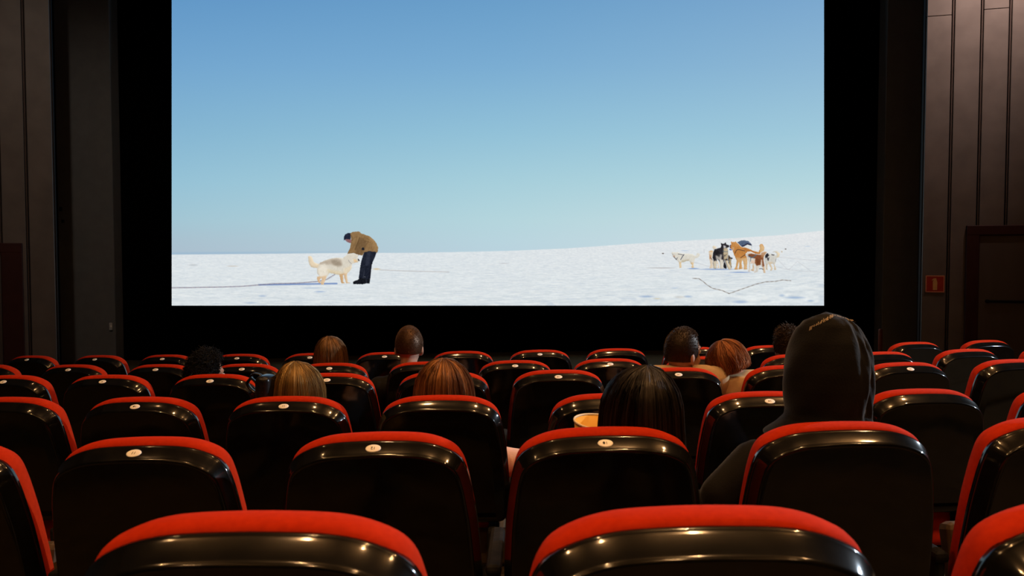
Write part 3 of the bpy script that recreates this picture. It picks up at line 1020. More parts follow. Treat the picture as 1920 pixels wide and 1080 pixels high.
def inset(d, drop=0.0):
    P = OUT.copy()
    P[:, 1] *= (BH - drop) / BH
    nx = np.roll(P, -1, 0) - np.roll(P, 1, 0)
    nn = np.stack([nx[:, 1], -nx[:, 0]], 1)
    nn /= np.linalg.norm(nn, axis=1)[:, None] + 1e-9
    c = np.array([0, BH / 2])
    s = np.sign(((P - c) * nn).sum(1))
    nn *= s[:, None]
    return P - nn * d


BACK_M = Matrix.Translation((0, BH * math.sin(LEAN), 1.0 - BH * math.cos(LEAN) - 0.012)) @ Matrix.Rotation(LEAN, 4, 'X')


def loft(rings, drop, dome=False):
    v, f = [], []
    n = len(OUT)
    for d, y in rings:
        for p in inset(d, drop):
            v.append(BACK_M @ Vector((p[0], y, p[1])))
    for i in range(len(rings) - 1):
        for k in range(n):
            k2 = (k + 1) % n
            f.append((i * n + k, i * n + k2, (i + 1) * n + k2, (i + 1) * n + k))
    f.append(tuple(range(n - 1, -1, -1)))
    last = (len(rings) - 1) * n
    if dome:
        c = np.array([0, BH / 2])
        P = inset(rings[-1][0], drop)
        for sc, dy in ((0.75, -0.004), (0.5, -0.008), (0.25, -0.010)):
            b = len(v)
            for p in c + (P - c) * sc:
                v.append(BACK_M @ Vector((p[0], rings[-1][1] + dy, p[1])))
            for k in range(n):
                k2 = (k + 1) % n
                f.append((last + k, last + k2, b + k2, b + k))
            last = b
    f.append(tuple(last + k for k in range(n)))
    return v, f


SHELL_DROP = 0.0065
SHELL_RINGS = [(0.055, 0.0008), (0.0270, 0.0001), (0.0235, 0.0), (0.0210, 0.0004), (0.0187, 0.0016), (0.0168, 0.0035), (0.0154, 0.0059),
               (0.0143, 0.0090), (0.0040, 0.0370), (0.0020, 0.0400), (0.0, 0.0440), (0.0, 0.058), (0.008, 0.060)]
v, f = loft(SHELL_RINGS, SHELL_DROP)
tmp = mesh_obj('back_shell', v, f, M['shell'])
SHELL = tmp.data
bpy.data.objects.remove(tmp)
CUSH_RINGS = [(0.030, 0.044), (0.015, 0.042), (0.007, 0.046), (0.002, 0.054), (0.0, 0.066), (0.001, 0.080), (0.006, 0.097), (0.016, 0.111), (0.032, 0.119),
          (0.06, 0.123), (0.075, 0.1235)]
CUSH_RINGS = [(d + 0.005, y + 0.006) for d, y in CUSH_RINGS]
v, f = loft(CUSH_RINGS, -0.007, True)
tmp = mesh_obj('backrest_cushion', v, f, M['red'])
CUSH = tmp.data
bpy.data.objects.remove(tmp)


def keep_mesh(bm, name, m, smooth=True):
    o = bm_obj(name, bm, m, None, smooth)
    me = o.data
    bpy.data.objects.remove(o)
    return me


def pad_meshes(down):
    piv = Vector((0, 0.22, 0.39))
    rot = Matrix.Identity(4) if down else Matrix.Translation(piv) @ Matrix.Rotation(R(76), 4, 'X') @ Matrix.Translation(-piv)
    b1 = bmesh.new()
    add_box(b1, (0, 0.375 if down else 0.345, 0.455), (0.40 if down else 0.37, 0.40 if down else 0.32, 0.07), 0.028, 3)
    b1.transform(rot)
    b2 = bmesh.new()
    add_box(b2, (0, 0.36 if down else 0.34, 0.39), (0.45 if down else 0.38, 0.38 if down else 0.33, 0.066), 0.02, 2)
    add_box(b2, (0, 0.165, 0.405), (0.50 if down else 0.44, 0.03, 0.14 if down else 0.12), 0.01, 2)
    b2.transform(rot)
    return keep_mesh(b1, 'seat_pad', M['red']), keep_mesh(b2, 'seat_pan', M['pan'], False)


PADS = {True: pad_meshes(True), False: pad_meshes(False)}
bm = bmesh.new()
add_box(bm, (0, 0.12, 0.24), (0.05, 0.09, 0.48), 0.012, 2, (R(-6), 0, 0))
add_box(bm, (0, 0.16, 0.012), (0.07, 0.28, 0.024), 0.006, 1)
add_box(bm, (0, 0.115, 0.46), (0.04, 0.14, 0.09), 0.012, 2)
LEGM = keep_mesh(bm, 'leg', M['frame'], False)
bm = bmesh.new()
add_box(bm, (0, 0.27, 0.63), (0.042, 0.32, 0.03), 0.012, 2)
add_box(bm, (0, 0.17, 0.46), (0.028, 0.10, 0.33), 0.008, 1)
add_box(bm, (0, 0.19, 0.15), (0.028, 0.08, 0.30), 0.008, 1)
ARMM = keep_mesh(bm, 'armrest', M['frame'], False)

# the oval number plate lies on the sloping rim of the shell, upside down for who stands behind
_pa = BACK_M @ Vector((0, 0.0090, BH - SHELL_DROP - 0.0143))
_pb = BACK_M @ Vector((0, 0.0370, BH - SHELL_DROP - 0.0040))
PUP = (_pb - _pa).normalized()
PN = Vector((1, 0, 0)).cross(PUP).normalized()
if PN.y > 0:
    PN = -PN
PC = (_pa + _pb) / 2 + PN * 0.0010
PM = Matrix(((1, PUP.x, PN.x, PC.x), (0, PUP.y, PN.y, PC.y), (0, PUP.z, PN.z, PC.z), (0, 0, 0, 1)))
prof = [(0.0, 0.0004), (0.0165, 0.0004), (0.0185, 0.0), (0.019, -0.0012)]
seg = 32
v, f = [], []
for r_, z_ in prof[1:]:
    for k in range(seg):
        a = 2 * PI * k / seg
        v.append(PM @ Vector((r_ * math.cos(a), r_ * math.sin(a) * 0.0130 / 0.019, z_)))
for i in range(len(prof) - 2):
    for k in range(seg):
        k2 = (k + 1) % seg
        f.append((i * seg + k, (i + 1) * seg + k, (i + 1) * seg + k2, i * seg + k2))
f.append(tuple(range(seg)))
tmp = mesh_obj('number_plate', v, f, M['plate'])
PLATE = tmp.data
bpy.data.objects.remove(tmp)


def text_mesh(txt, size):
    cu = bpy.data.curves.new('digits', 'FONT')
    cu.body = txt
    cu.size = size
    cu.align_x = 'CENTER'
    cu.align_y = 'CENTER'
    cu.extrude = 0.0002
    cu.offset = 0.0001
    cu.resolution_u = 3
    ob = bpy.data.objects.new('digits', cu)
    COL.objects.link(ob)
    dg = bpy.context.evaluated_depsgraph_get()
    dg.update()
    me = bpy.data.meshes.new_from_object(ob.evaluated_get(dg))
    bpy.data.objects.remove(ob)
    me.materials.clear()
    me.materials.append(M['ink'])
    return me


NUM = {}


def number_mesh(txt):
    if txt not in NUM:
        blot = txt.endswith('*')
        me = text_mesh('1' if blot else txt, 0.0125)
        T = PM @ Matrix.Translation((0.003 if blot else 0, 0, 0.0007)) @ Matrix.Rotation(PI, 4, 'Z')
        me.transform(T)
        if blot:            # the second figure is an inked-in blot
            bm = bmesh.new()
            bm.from_mesh(me)
            ri = random.Random(3)
            vs = []
            for k in range(14):
                a = 2 * PI * k / 14
                q = 1 + ri.uniform(-0.1, 0.1)
                vs.append(bm.verts.new(PM @ Vector((-0.0036 + 0.0031 * q * math.cos(a), 0.0048 * q * math.sin(a), 0.0009))))
            bm.faces.new(vs)
            bm.to_mesh(me)
            bm.free()
        NUM[txt] = me
    return NUM[txt]


PLATES = {
    2: {1: '11', 2: '12', 3: '1*'},
    3: {1: '1*', 2: '11', 4: '13', 5: '14'},
    4: {0: '8', 1: '9', 2: '10', 3: '11', 4: '12', 5: '13', 6: '14', 8: '16'},
    5: {1: '8', 2: '9', 3: '10', 4: '11', 6: '13', 7: '14'},
    6: {0: '7', 1: '8', 2: '9', 3: '10', 4: '11', 5: '12', 7: '14'},
}
OCC = {(2, 3), (2, 4), (3, 2), (3, 3), (4, 2), (4, 6), (4, 7), (5, 4), (5, 5), (5, 9)}
ROWN = {1: 'nearest row', 2: 'second nearest row', 3: 'third nearest row', 4: 'fourth nearest row', 5: 'fifth nearest row',
        6: 'farthest row'}
SEAT = {}
for n in ROWS:
    for i, x in enumerate(SEATX[n]):
        slope = (fz(n, x + 0.1) - fz(n, x - 0.1)) / 0.2
        o = thing('cinema_chair', (x, arc(n, x), fz(n, x)), (0, -math.atan(slope), x / ARC))
        num = PLATES.get(n, {}).get(i)
        lab = '%s from left in the %s of red and black cinema chairs' % (ORD[i + 1], ROWN[n])
        if num and not num.endswith('*'):
            lab += ', numbered %s' % num
        elif num:
            lab += ', plate blotted'
        tag(o, lab[0].upper() + lab[1:], 'chair', 'cinema chairs in the ' + ROWN[n])
        SEAT[(n, i)] = o
        link('back_shell', SHELL, o)
        link('backrest_cushion', CUSH, o)
        pm = PADS[(n, i) in OCC]
        link('seat_pad', pm[0], o)
        link('seat_pan', pm[1], o)
        for s in (-1, 1):
            lg = link('leg', LEGM, o)
            lg.location = (s * 0.19, 0, 0)
        if i < len(SEATX[n]) - 1:
            gap = (SEATX[n][i + 1] - x) / 2
            ar = link('armrest', ARMM, o)
            ar.location = (gap, 0, 0)
        if num:
            pl = link('number_plate', PLATE, o)
            tag(pl, 'cream oval number plate')
            nm = link('number', number_mesh(num), pl)

# ------------------------------------------------------------------ the audience
def ball(v, f, c, r, rot=None, n=12, h=8):
    b = len(v)
    r = r if hasattr(r, '__len__') else (r, r, r)
    for i in range(h + 1):
        th = PI * i / h
        for k in range(n):
            ph = 2 * PI * k / n
            p = Vector((r[0] * math.sin(th) * math.cos(ph), r[1] * math.sin(th) * math.sin(ph), r[2] * math.cos(th)))
            if rot:
                p = rot @ p
            v.append(Vector(c) + p)
    for i in range(h):
        for k in range(n):
            k2 = (k + 1) % n
            f.append((b + i * n + k, b + (i + 1) * n + k, b + (i + 1) * n + k2, b + i * n + k2))


def cap(v, f, p0, r0, p1, r1, n=12):
    """a limb segment that tapers from r0 to r1, closed with round ends"""
    p0, p1 = Vector(p0), Vector(p1)
    q = (p1 - p0).normalized().to_track_quat('Z', 'Y').to_matrix()
    L = (p1 - p0).length
    b = len(v)
    rings = [(-r0 * math.cos(a), r0 * math.sin(a)) for a in (0.02, 0.5, 1.0, 1.57)]
    rings += [(L + r1 * math.sin(a), r1 * math.cos(a)) for a in (0, 0.57, 1.07, 1.55)]
    for z, r in rings:
        for k in range(n):
            a = 2 * PI * k / n
            v.append(p0 + q @ Vector((r * math.cos(a), r * math.sin(a), z)))
    m = len(rings)
    for i in range(m - 1):
        for k in range(n):
            k2 = (k + 1) % n
            f.append((b + i * n + k, b + i * n + k2, b + (i + 1) * n + k2, b + (i + 1) * n + k))
    f.append(tuple(b + k for k in range(n - 1, -1, -1)))
    f.append(tuple(b + (m - 1) * n + k for k in range(n)))


def fuse(name, v, f, m, parent, voxel, smooth=4, mats=None):
    """one continuous surface grown over the overlapping shapes"""
    me = bpy.data.meshes.new(name)
    me.from_pydata([tuple(p) for p in v], [], f)
    o = bpy.data.objects.new(name, me)
    COL.objects.link(o)
    r = o.modifiers.new('fuse', 'REMESH')
    r.mode = 'VOXEL'
    r.voxel_size = voxel
    sm = o.modifiers.new('smooth', 'SMOOTH')
    sm.iterations = smooth
    sm.factor = 0.5
    dg = bpy.context.evaluated_depsgraph_get()
    dg.update()
    new = bpy.data.meshes.new_from_object(o.evaluated_get(dg))
    bpy.data.objects.remove(o)
    new.name = name
    new.materials.clear()
    new.materials.append(m)
    new.polygons.foreach_set('use_smooth', [True] * len(new.polygons))
    return link(name, new, parent)


def hair_mat(name, dark, light, rough=0.38, spec=0.5):
    m = mat(name, dark, rough, 0.6, spec)
    n, l = m.node_tree.nodes, m.node_tree.links
    a = n.new('ShaderNodeAttribute')
    a.attribute_name = 'tone'
    mx = n.new('ShaderNodeMix')
    mx.data_type = 'RGBA'
    mx.inputs['A'].default_value = (*dark, 1)
    mx.inputs['B'].default_value = (*light, 1)
    l.new(a.outputs['Fac'], mx.inputs['Factor'])
    l.new(mx.outputs['Result'], n['Principled BSDF'].inputs['Base Color'])
    return m


def strands(name, paths, tones, radii, m, parent, capv=None, capf=None):
    """thin three-sided locks along the paths (N, K, 3), joined with the close-lying under-layer"""
    paths = np.asarray(paths)
    N, K, _ = paths.shape
    t = np.gradient(paths, axis=1)
    t /= np.linalg.norm(t, axis=2, keepdims=True) + 1e-9
    ref = np.array([0.31, 0.52, 0.8])
    s1 = np.cross(t, ref)
    s1 /= np.linalg.norm(s1, axis=2, keepdims=True) + 1e-9
    s2 = np.cross(t, s1)
    prof = np.concatenate([[0.7], np.ones(K - 2), [0.25]])[None, :, None] * np.asarray(radii)[:, None, None]
    V = np.stack([paths + prof * (math.cos(a) * s1 + math.sin(a) * s2) for a in (0, 2.1, 4.2)], 2)   # N K 3 3
    V = V.reshape(-1, 3)
    idx = np.arange(N * K * 3).reshape(N, K, 3)
    q = []
    for j in range(3):
        j2 = (j + 1) % 3
        q.append(np.stack([idx[:, :-1, j], idx[:, :-1, j2], idx[:, 1:, j2], idx[:, 1:, j]], -1).reshape(-1, 4))
    q = np.concatenate(q)
    tone = np.repeat(np.asarray(tones), K * 3)
    faces_extra = []
    if capv is not None:
        off = len(V)
        V = np.concatenate([V, np.array([tuple(p) for p in capv])])
        tone = np.concatenate([tone, np.full(len(capv), 0.12)])
        faces_extra = [tuple(off + i for i in fc) for fc in capf]
    me = bpy.data.meshes.new(name)
    ne = sum(len(fc) for fc in faces_extra)
    me.vertices.add(len(V))
    me.vertices.foreach_set('co', V.astype(np.float32).ravel())
    me.loops.add(len(q) * 4 + ne)
    li = np.concatenate([q.ravel(), np.array([i for fc in faces_extra for i in fc], dtype=np.int64)]).astype(np.int32)
    me.loops.foreach_set('vertex_index', li)
    tot = np.concatenate([np.full(len(q), 4), np.array([len(fc) for fc in faces_extra], dtype=np.int64)]).astype(np.int32)
    st = np.concatenate([[0], np.cumsum(tot)[:-1]]).astype(np.int32)
    me.polygons.add(len(tot))
    me.polygons.foreach_set('loop_start', st)
    me.polygons.foreach_set('loop_total', tot)
    me.polygons.foreach_set('use_smooth', np.ones(len(tot), bool))
    me.update(calc_edges=True)
    at_ = me.attributes.new('tone', 'FLOAT', 'POINT')
    at_.data.foreach_set('value', tone.astype(np.float32))
    me.materials.append(m)
    return link(name, me, parent)


HR = (0.087, 0.103, 0.121)      # skull with the hair's first layer


def shell_cap(v, f, H, rad, a_open, low, n=28, h=10):
    """under-layer of the hair: the skull's top and back, open towards the face"""
    b = len(v)
    for i in range(h + 1):
        for k in range(n + 1):
            a = -PI + a_open + (2 * PI - 2 * a_open) * k / n
            front = min(1.0, max(0.0, -math.cos(a) - 0.12) / 0.35)          # 1 towards the face
            pm = low * (1 - front) + 0.85 * front
            p = pm * i / h
            q = Vector((rad[0] * math.sin(p) * math.sin(a), -rad[1] * math.sin(p) * math.cos(a), rad[2] * math.cos(p)))
            v.append(H @ q)
    for i in range(h):
        for k in range(n):
            c = b + i * (n + 1) + k
            f.append((c, c + 1, c + n + 2, c + n + 1))


def long_hair(H, m, parent, rnd, n=1500, length=0.22, vol=1.0, part=(0.0, 0.0), flare=0.0, rad=0.0011, mess=1.0, open_=0.95, zdown=None):
    """straight hair that falls from the crown over the back and sides of the head"""
    K = 12
    rg = np.random.default_rng(rnd)
    a = rg.uniform(-PI + open_, PI - open_, n)
    p0 = np.abs(rg.normal(0, 0.55, n)).clip(0.02, 1.35)
    cl = np.floor(a / 0.16) + np.floor(p0 / 0.3) * 50
    crg = np.random.default_rng(rnd + 7)
    ctab = crg.uniform(-1, 1, (600, 4))
    ci = ((cl - cl.min()).astype(int)) % 600
    cn = ctab[ci]
    tones = np.clip(0.42 + 0.45 * cn[:, 0] + rg.normal(0, 0.25, n), 0, 1)
    layer = 1.0 + (0.10 + 0.07 * rg.random(n)) * np.clip(1.1 - p0 / 1.2, 0, 1) * vol + 0.035 * cn[:, 1]
    tt = np.linspace(0, 1, K)
    pend = 1.62
    L_arc = (pend - p0) * 0.105
    Ltot = L_arc + length * (1 + 0.10 * rg.normal(0, 1, n).clip(-2, 2))
    paths = np.zeros((n, K, 3))
    wob = rg.normal(0, 1, (n, 2)) * np.where(rg.random((n, 1)) < 0.08, 3.0, 1.0)
    for j, t in enumerate(tt):
        s = t * Ltot
        p = np.minimum(p0 + s / 0.105, pend)
        over = np.maximum(0, s - L_arc)
        aa = a + (0.16 * cn[:, 2] * t + 0.06 * wob[:, 0] * t * t) * mess
        grow = layer * (1 + 0.05 * t) + flare * over / 0.2
        x = HR[0] * np.sin(p) * np.sin(aa) * grow + part[0] * (1 - np.sin(p))
        y = -HR[1] * np.sin(p) * np.cos(aa) * grow - 0.03 * (1 - np.sin(p)) + part[1]
        z = HR[2] * np.cos(p) * (1 + (layer - 1) * 0.5) - over * 0.98
        x += 0.008 * mess * cn[:, 3] * np.sin(t * 5 + wob[:, 1]) * t
        y += 0.006 * mess * cn[:, 2] * np.cos(t * 4 + wob[:, 0]) * t
        paths[:, j] = np.stack([x, y, z], 1)
    # beyond the head the hair hangs straight down whatever the tilt of the head
    R3 = np.array(H.to_3x3())
    T = np.array(H.translation)
    W = paths.copy()
    for j in range(K):
        s = tt[j] * Ltot
        over = np.maximum(0, s - L_arc) * 0.98
        q = paths[:, j].copy()
        q[:, 2] += over
        W[:, j] = q @ R3.T + T
        W[:, j, 2] -= over
    v, f = [], []
    shell_cap(v, f, H, tuple(c * 0.99 for c in HR), 0.0, 1.75)
    return strands('hair', W, tones, rad * rg.uniform(0.7, 1.3, n), m, parent, v, f)


def short_hair(H, m, parent, rnd, n=2600, length=0.012, mess=0.35, low=1.95, rad=0.0011, bulk=1.0, K=4, twist=0.0):
    rg = np.random.default_rng(rnd)
    a = rg.uniform(-PI, PI, n)
    front = np.clip((-np.cos(a) - 0.12) / 0.35, 0, 1)
    pm = low * (1 - front) + 0.85 * front
    p = np.arccos(1 - rg.random(n) * (1 - np.cos(pm)))
    c = np.stack([HR[0] * np.sin(p) * np.sin(a), -HR[1] * np.sin(p) * np.cos(a), HR[2] * np.cos(p)], 1) * (0.985 * bulk)
    nrm = c / np.linalg.norm(c, axis=1, keepdims=True)
    # hair lies along a whorl that turns about the crown
    crown = np.array([0.0, -0.5, 0.86])
    tang = np.cross(np.cross(nrm, crown[None]), nrm) * -1
    tang /= np.linalg.norm(tang, axis=1, keepdims=True) + 1e-6
    sw = np.cross(nrm, tang)
    d = nrm * 0.75 + tang * 0.55 + sw * 0.25 + rg.normal(0, mess, (n, 3))
    d /= np.linalg.norm(d, axis=1, keepdims=True)
    L = length * rg.uniform(0.6, 1.3, n) * np.clip(1.25 - 0.45 * p, 0.35, 1.2)
    tt = np.linspace(0, 1, K)
    curl = rg.normal(0, 1, (n, 3)) * mess * 0.6
    ph = rg.uniform(0, 2 * PI, n)
    cu = np.cross(d, curl + 1e-4)
    cu /= np.linalg.norm(cu, axis=1, keepdims=True)
    cw = np.cross(d, cu)
    paths = np.stack([c + d * (L * t)[:, None] + curl * (L * t * t)[:, None]
                      + twist * (cu * np.sin(ph + t * 7)[:, None] + cw * np.cos(ph + t * 7)[:, None]) * min(1, 3 * t) for t in tt], 1)
    R3 = np.array(H.to_3x3())
    paths = paths @ R3.T + np.array(H.translation)
    tones = np.clip(rg.normal(0.45, 0.25, n), 0, 1)
    v, f = [], []
    shell_cap(v, f, H, tuple(cc * 1.0 * bulk for cc in HR), 0.0, low)
    return strands('hair', paths, tones, rad * rg.uniform(0.7, 1.3, n), m, parent, v, f)


def person(label, row, seat, hx, hy, skinm, coat, trousers, yaw=0, pitch=0, roll=0, male=True, elbows=None, headY=0.27, hair=None,
           collar=0.0, shoulder=None, hood=False, hip_dx=0.0, scale=1.0, hair_top=0.012, group=None, neckz=0.205, neckx=0.0, sh_dz=0.0, grip=None):
    seat_o = SEAT[(row, seat)]
    x = SEATX[row][seat]
    base = Vector((x, arc(row, x), fz(row, x)))
    o = thing('person', base, (0, 0, x / ARC))
    tag(o, label, 'person', group)
    inv = (Matrix.Translation(base) @ Matrix.Rotation(x / ARC, 4, 'Z')).inverted()
    top = inv @ at(hx, hy, arc(row, x) + headY)
    sk = scale
    head = Vector((top.x, top.y, top.z - (0.122 + hair_top) * sk))
    H = Matrix.Translation(head) @ Euler((R(pitch), R(roll), R(yaw)), 'ZYX').to_matrix().to_4x4() @ Matrix.Diagonal((sk, sk, sk, 1))

    def hp(a, b, c):
        return H @ Vector((a, b, c))
    sh = shoulder or (0.185 if male else 0.160)
    neck = head + Vector((neckx, -0.035, -neckz * sk))
    hip = Vector((hip_dx, 0.36, 0.575))
    chest = hip.lerp(neck, 0.68)
    waist = hip.lerp(neck, 0.3)
    sl = neck + Vector((-sh, 0.0, -0.055 + sh_dz))
    sr = neck + Vector((sh, 0.0, -0.055 + sh_dz))
    knees = [Vector((hip.x + s * 0.13, 0.80, 0.56)) for s in (-1, 1)]
    ank = [Vector((hip.x + s * 0.13, 0.84, 0.11)) for s in (-1, 1)]
    el, wr = [], []
    for i, s in enumerate((-1, 1)):
        sj = (sl, sr)[i]
        e = Vector((sj.x + s * 0.05, sj.y + 0.12, sj.z - 0.27))
        if elbows and elbows.get(s):
            e = inv @ elbows[s]
            d = e - sj
            if d.length > 0.31:
                e = sj + d * (0.31 / d.length)
        wv = Vector((hip.x + s * 0.10, 0.60, 0.665)) - e
        el.append(e)
        wr.append(e + wv.normalized() * min(0.25, wv.length))
    hdir = [None, None]
    if grip:
        s_, gp = grip
        i_ = 0 if s_ < 0 else 1
        g = inv @ gp
        palm = g - Vector((s_ * 0.078, 0.0, 0.0))
        hdir[i_] = (Vector((0, 1, 0)), Vector((-s_, 0, 0)))
        wr[i_] = palm - Vector((0, 0.055, 0))
        sj = (sl, sr)[i_]
        mid_ = sj.lerp(wr[i_], 0.5)
        el[i_] = mid_ + Vector((s_ * 0.07, -0.02, -0.14))
    k = 1.0 if male else 0.9

    def torso(v, f, g, arm=True):
        ball(v, f, hip, (0.155 * k + g, 0.105 + g, 0.105 + g))
        ball(v, f, waist, (0.135 * k + g, 0.095 + g, 0.13 + g))
        ball(v, f, chest, (0.16 * k + g, 0.11 + g, 0.16 + g))
        cap(v, f, hip, 0.10 * k + g, chest, 0.11 * k + g)
        cap(v, f, sl + Vector((0.05, 0, 0)), 0.062 * k + g, sr - Vector((0.05, 0, 0)), 0.062 * k + g)
        cap(v, f, neck + Vector((0, 0, -0.01)), 0.058 * k + g, sl + Vector((0.03, 0, 0.0)), 0.055 * k + g)
        cap(v, f, neck + Vector((0, 0, -0.01)), 0.058 * k + g, sr - Vector((0.03, 0, 0.0)), 0.055 * k + g)
        for i in range(2):
            cap(v, f, (sl, sr)[i], 0.058 * k + g, el[i], 0.043 * k + g)
            cap(v, f, el[i], 0.043 * k + g, wr[i], 0.030 * k + g)

    def legs(v, f, g):
        for i in range(2):
            cap(v, f, hip + Vector(((i * 2 - 1) * 0.085, 0.02, -0.01)), 0.082 * k + g, knees[i], 0.056 * k + g)
            cap(v, f, knees[i], 0.055 * k + g, ank[i], 0.038 * k + g)
    v, f = [], []
    torso(v, f, 0)
    legs(v, f, 0)
    for i in range(2):
        cap(v, f, ank[i], 0.036, ank[i] + Vector((0, 0.13, -0.06)), 0.03)
    # neck and head
    cap(v, f, neck + Vector((0, 0, -0.02)), 0.058 * k, hp(0, -0.02, -0.07), 0.054 * k)
    rot = H.to_3x3().normalized()
    ball(v, f, hp(0, -0.004, 0.006), (0.077 * sk, 0.094 * sk, 0.112 * sk), rot, 20, 14)
    ball(v, f, hp(0, 0.034, -0.06), (0.058 * sk, 0.062 * sk, 0.074 * sk), rot, 16, 12)
    ball(v, f, hp(0, 0.072, -0.116), (0.028 * sk, 0.024 * sk, 0.022 * sk), rot)
    cap(v, f, hp(0, 0.092, -0.008), 0.008, hp(0, 0.113, -0.048), 0.013, 8)
    cap(v, f, hp(-0.038, 0.078, 0.018), 0.010, hp(0.038, 0.078, 0.018), 0.010, 8)
    cap(v, f, hp(-0.018, 0.090, -0.083), 0.008, hp(0.018, 0.090, -0.083), 0.008, 8)
    cap(v, f, hp(-0.05, 0.055, -0.045), 0.016, hp(-0.03, 0.075, -0.05), 0.014, 8)
    cap(v, f, hp(0.05, 0.055, -0.045), 0.016, hp(0.03, 0.075, -0.05), 0.014, 8)
    for s in (-1, 1):
        er = rot @ Euler((R(-8), 0, R(s * 24))).to_matrix()
        ball(v, f, hp(s * 0.080, -0.010, -0.028), (0.010, 0.021, 0.034), er, 12, 10)
        ball(v, f, hp(s * 0.076, -0.004, -0.055), (0.009, 0.011, 0.012), er, 8, 6)
    # hands lying on the thighs: palm, four bent fingers of unequal length, thumb off the side
    for i, s in enumerate((-1, 1)):
        wv = wr[i]
        d = (Vector((hip.x + s * 0.115, 0.78, 0.655)) - wv).normalized()
        if hdir[i]:
            d, upv = hdir[i]
            side = d.cross(upv)
        else:
            side = d.cross(Vector((0, 0, 1))).normalized()
            upv = side.cross(d)
        pc = wv + d * 0.055
        q = Matrix((side, d, upv)).transposed()
        ball(v, f, pc, (0.038, 0.05, 0.015), q, 12, 8)
        cap(v, f, wv, 0.026, pc, 0.02, 8)
        for j, ln in enumerate((0.066, 0.078, 0.072, 0.056)):
            kx = (j - 1.5) * 0.021
            kn = pc + side * kx + d * 0.042
            mid = kn + d * ln * 0.55 + upv * 0.002
            tip = mid + d * ln * 0.42 - upv * 0.016
            cap(v, f, kn, 0.0092, mid, 0.0085, 8)
            cap(v, f, mid, 0.0085, tip, 0.0075, 8)
        tb = pc - side * s * 0.03 * (1 if s > 0 else 1) - d * 0.02
        tm = tb - side * s * 0.03 + d * 0.03
        cap(v, f, tb, 0.012, tm, 0.010, 8)
        cap(v, f, tm, 0.010, tm + d * 0.028 - side * s * 0.004, 0.0085, 8)
    fuse('body', v, f, skinm, o, 0.0085, 3)
    for s in (-1, 1):
        vv, ff = [], []
        ball(vv, ff, hp(s * 0.031, 0.083, -0.006), 0.0105, None, 12, 8)
        ey = mesh_obj('eye', vv, ff, M['eye'], o)
        vv, ff = [], []
        ball(vv, ff, hp(s * 0.031, 0.0900, -0.006), (0.0050, 0.0045, 0.0050), None, 10, 6)
        mesh_obj('iris', vv, ff, M['iris'], ey)
        vv, ff = [], []
        cap(vv, ff, hp(s * 0.020, 0.0905, 0.018), 0.0035, hp(s * 0.044, 0.0845, 0.019), 0.0028, 6)
        mesh_obj('eyebrow', vv, ff, M['brow'], o)
    vv, ff = [], []
    cap(vv, ff, hp(-0.020, 0.0955, -0.083), 0.0042, hp(0.020, 0.0955, -0.083), 0.0042, 8)
    mesh_obj('lips', vv, ff, M['lips'], o)
    # clothes
    v, f = [], []
    torso(v, f, 0.016)
    if collar:
        for kk in range(14):
            a = 2 * PI * kk / 14
            a2 = 2 * PI * (kk + 1) / 14
            zz = lambda q: 0.02 + collar * (0.55 - 0.45 * math.cos(q + PI))
            p = neck + Vector((0.088 * math.sin(a), -0.086 * math.cos(a), zz(a) - 0.02))
            p2 = neck + Vector((0.088 * math.sin(a2), -0.086 * math.cos(a2), zz(a2) - 0.02))
            cap(v, f, p, 0.026, p2, 0.026, 8)
            cap(v, f, p, 0.03, p - Vector((-0.01 * math.sin(a), 0.01 * math.cos(a), 0.06)), 0.03, 8)
    jk = fuse('jacket', v, f, coat, o, 0.0115, 3)
    v, f = [], []
    legs(v, f, 0.012)
    ball(v, f, hip, (0.165 * k, 0.112, 0.10))
    fuse('trousers', v, f, trousers, o, 0.014, 3)
    for i in range(2):
        v, f = [], []
        a = ank[i]
        cap(v, f, a + Vector((0, -0.035, -0.07)), 0.038, a + Vector((0, 0.14, -0.075)), 0.036, 10)
        cap(v, f, a, 0.044, a + Vector((0, -0.01, -0.06)), 0.044, 10)
        ball(v, f, a + Vector((0, 0.15, -0.085)), (0.045, 0.06, 0.024))
        fuse('shoe', v, f, M['shoe'], o, 0.012, 2)
    if hair:
        hair(H, o)
    return o, H, jk, neck


M['eye'] = mat('eye_white', (0.6, 0.57, 0.54), 0.3)
M['iris'] = mat('dark_iris', (0.03, 0.018, 0.01), 0.2)
M['brow'] = mat('brow_hair', (0.04, 0.022, 0.012), 0.8)
M['lips'] = mat('lips', (0.42, 0.16, 0.13), 0.5)
M['shoe'] = mat('black_leather_shoe', (0.015, 0.014, 0.013), 0.4)
M['skin'] = skin('skin_light', (0.56, 0.32, 0.22))
M['skin2'] = skin('skin_tanned', (0.42, 0.22, 0.14))
M['coat_black'] = cloth('black_hoodie_cloth', (0.0065, 0.006, 0.0055))
_bb = M['coat_black'].node_tree.nodes['Principled BSDF']
_bb.inputs['Sheen Weight'].default_value = 0.14
_bb.inputs['Sheen Roughness'].default_value = 0.35
M['coat_dark'] = cloth('charcoal_cloth', (0.012, 0.012, 0.012))
M['coat_beige'] = cloth('beige_coat_cloth', (0.48, 0.34, 0.19))
M['coat_tan'] = cloth('tan_coat_cloth', (0.52, 0.35, 0.18))
M['coat_pink'] = cloth('pale_pink_knit', (0.66, 0.46, 0.42))
M['jeans'] = cloth('dark_jeans', (0.025, 0.03, 0.045))
HB_BLACK = hair_mat('black_hair', (0.006, 0.005, 0.005), (0.06, 0.05, 0.04), 0.32, 0.6)
HB_CURLY = hair_mat('black_curly_hair', (0.004, 0.004, 0.004), (0.012, 0.011, 0.011), 0.65, 0.3)
HB_RED = hair_mat('auburn_hair', (0.12, 0.046, 0.016), (0.46, 0.20, 0.07), 0.4)
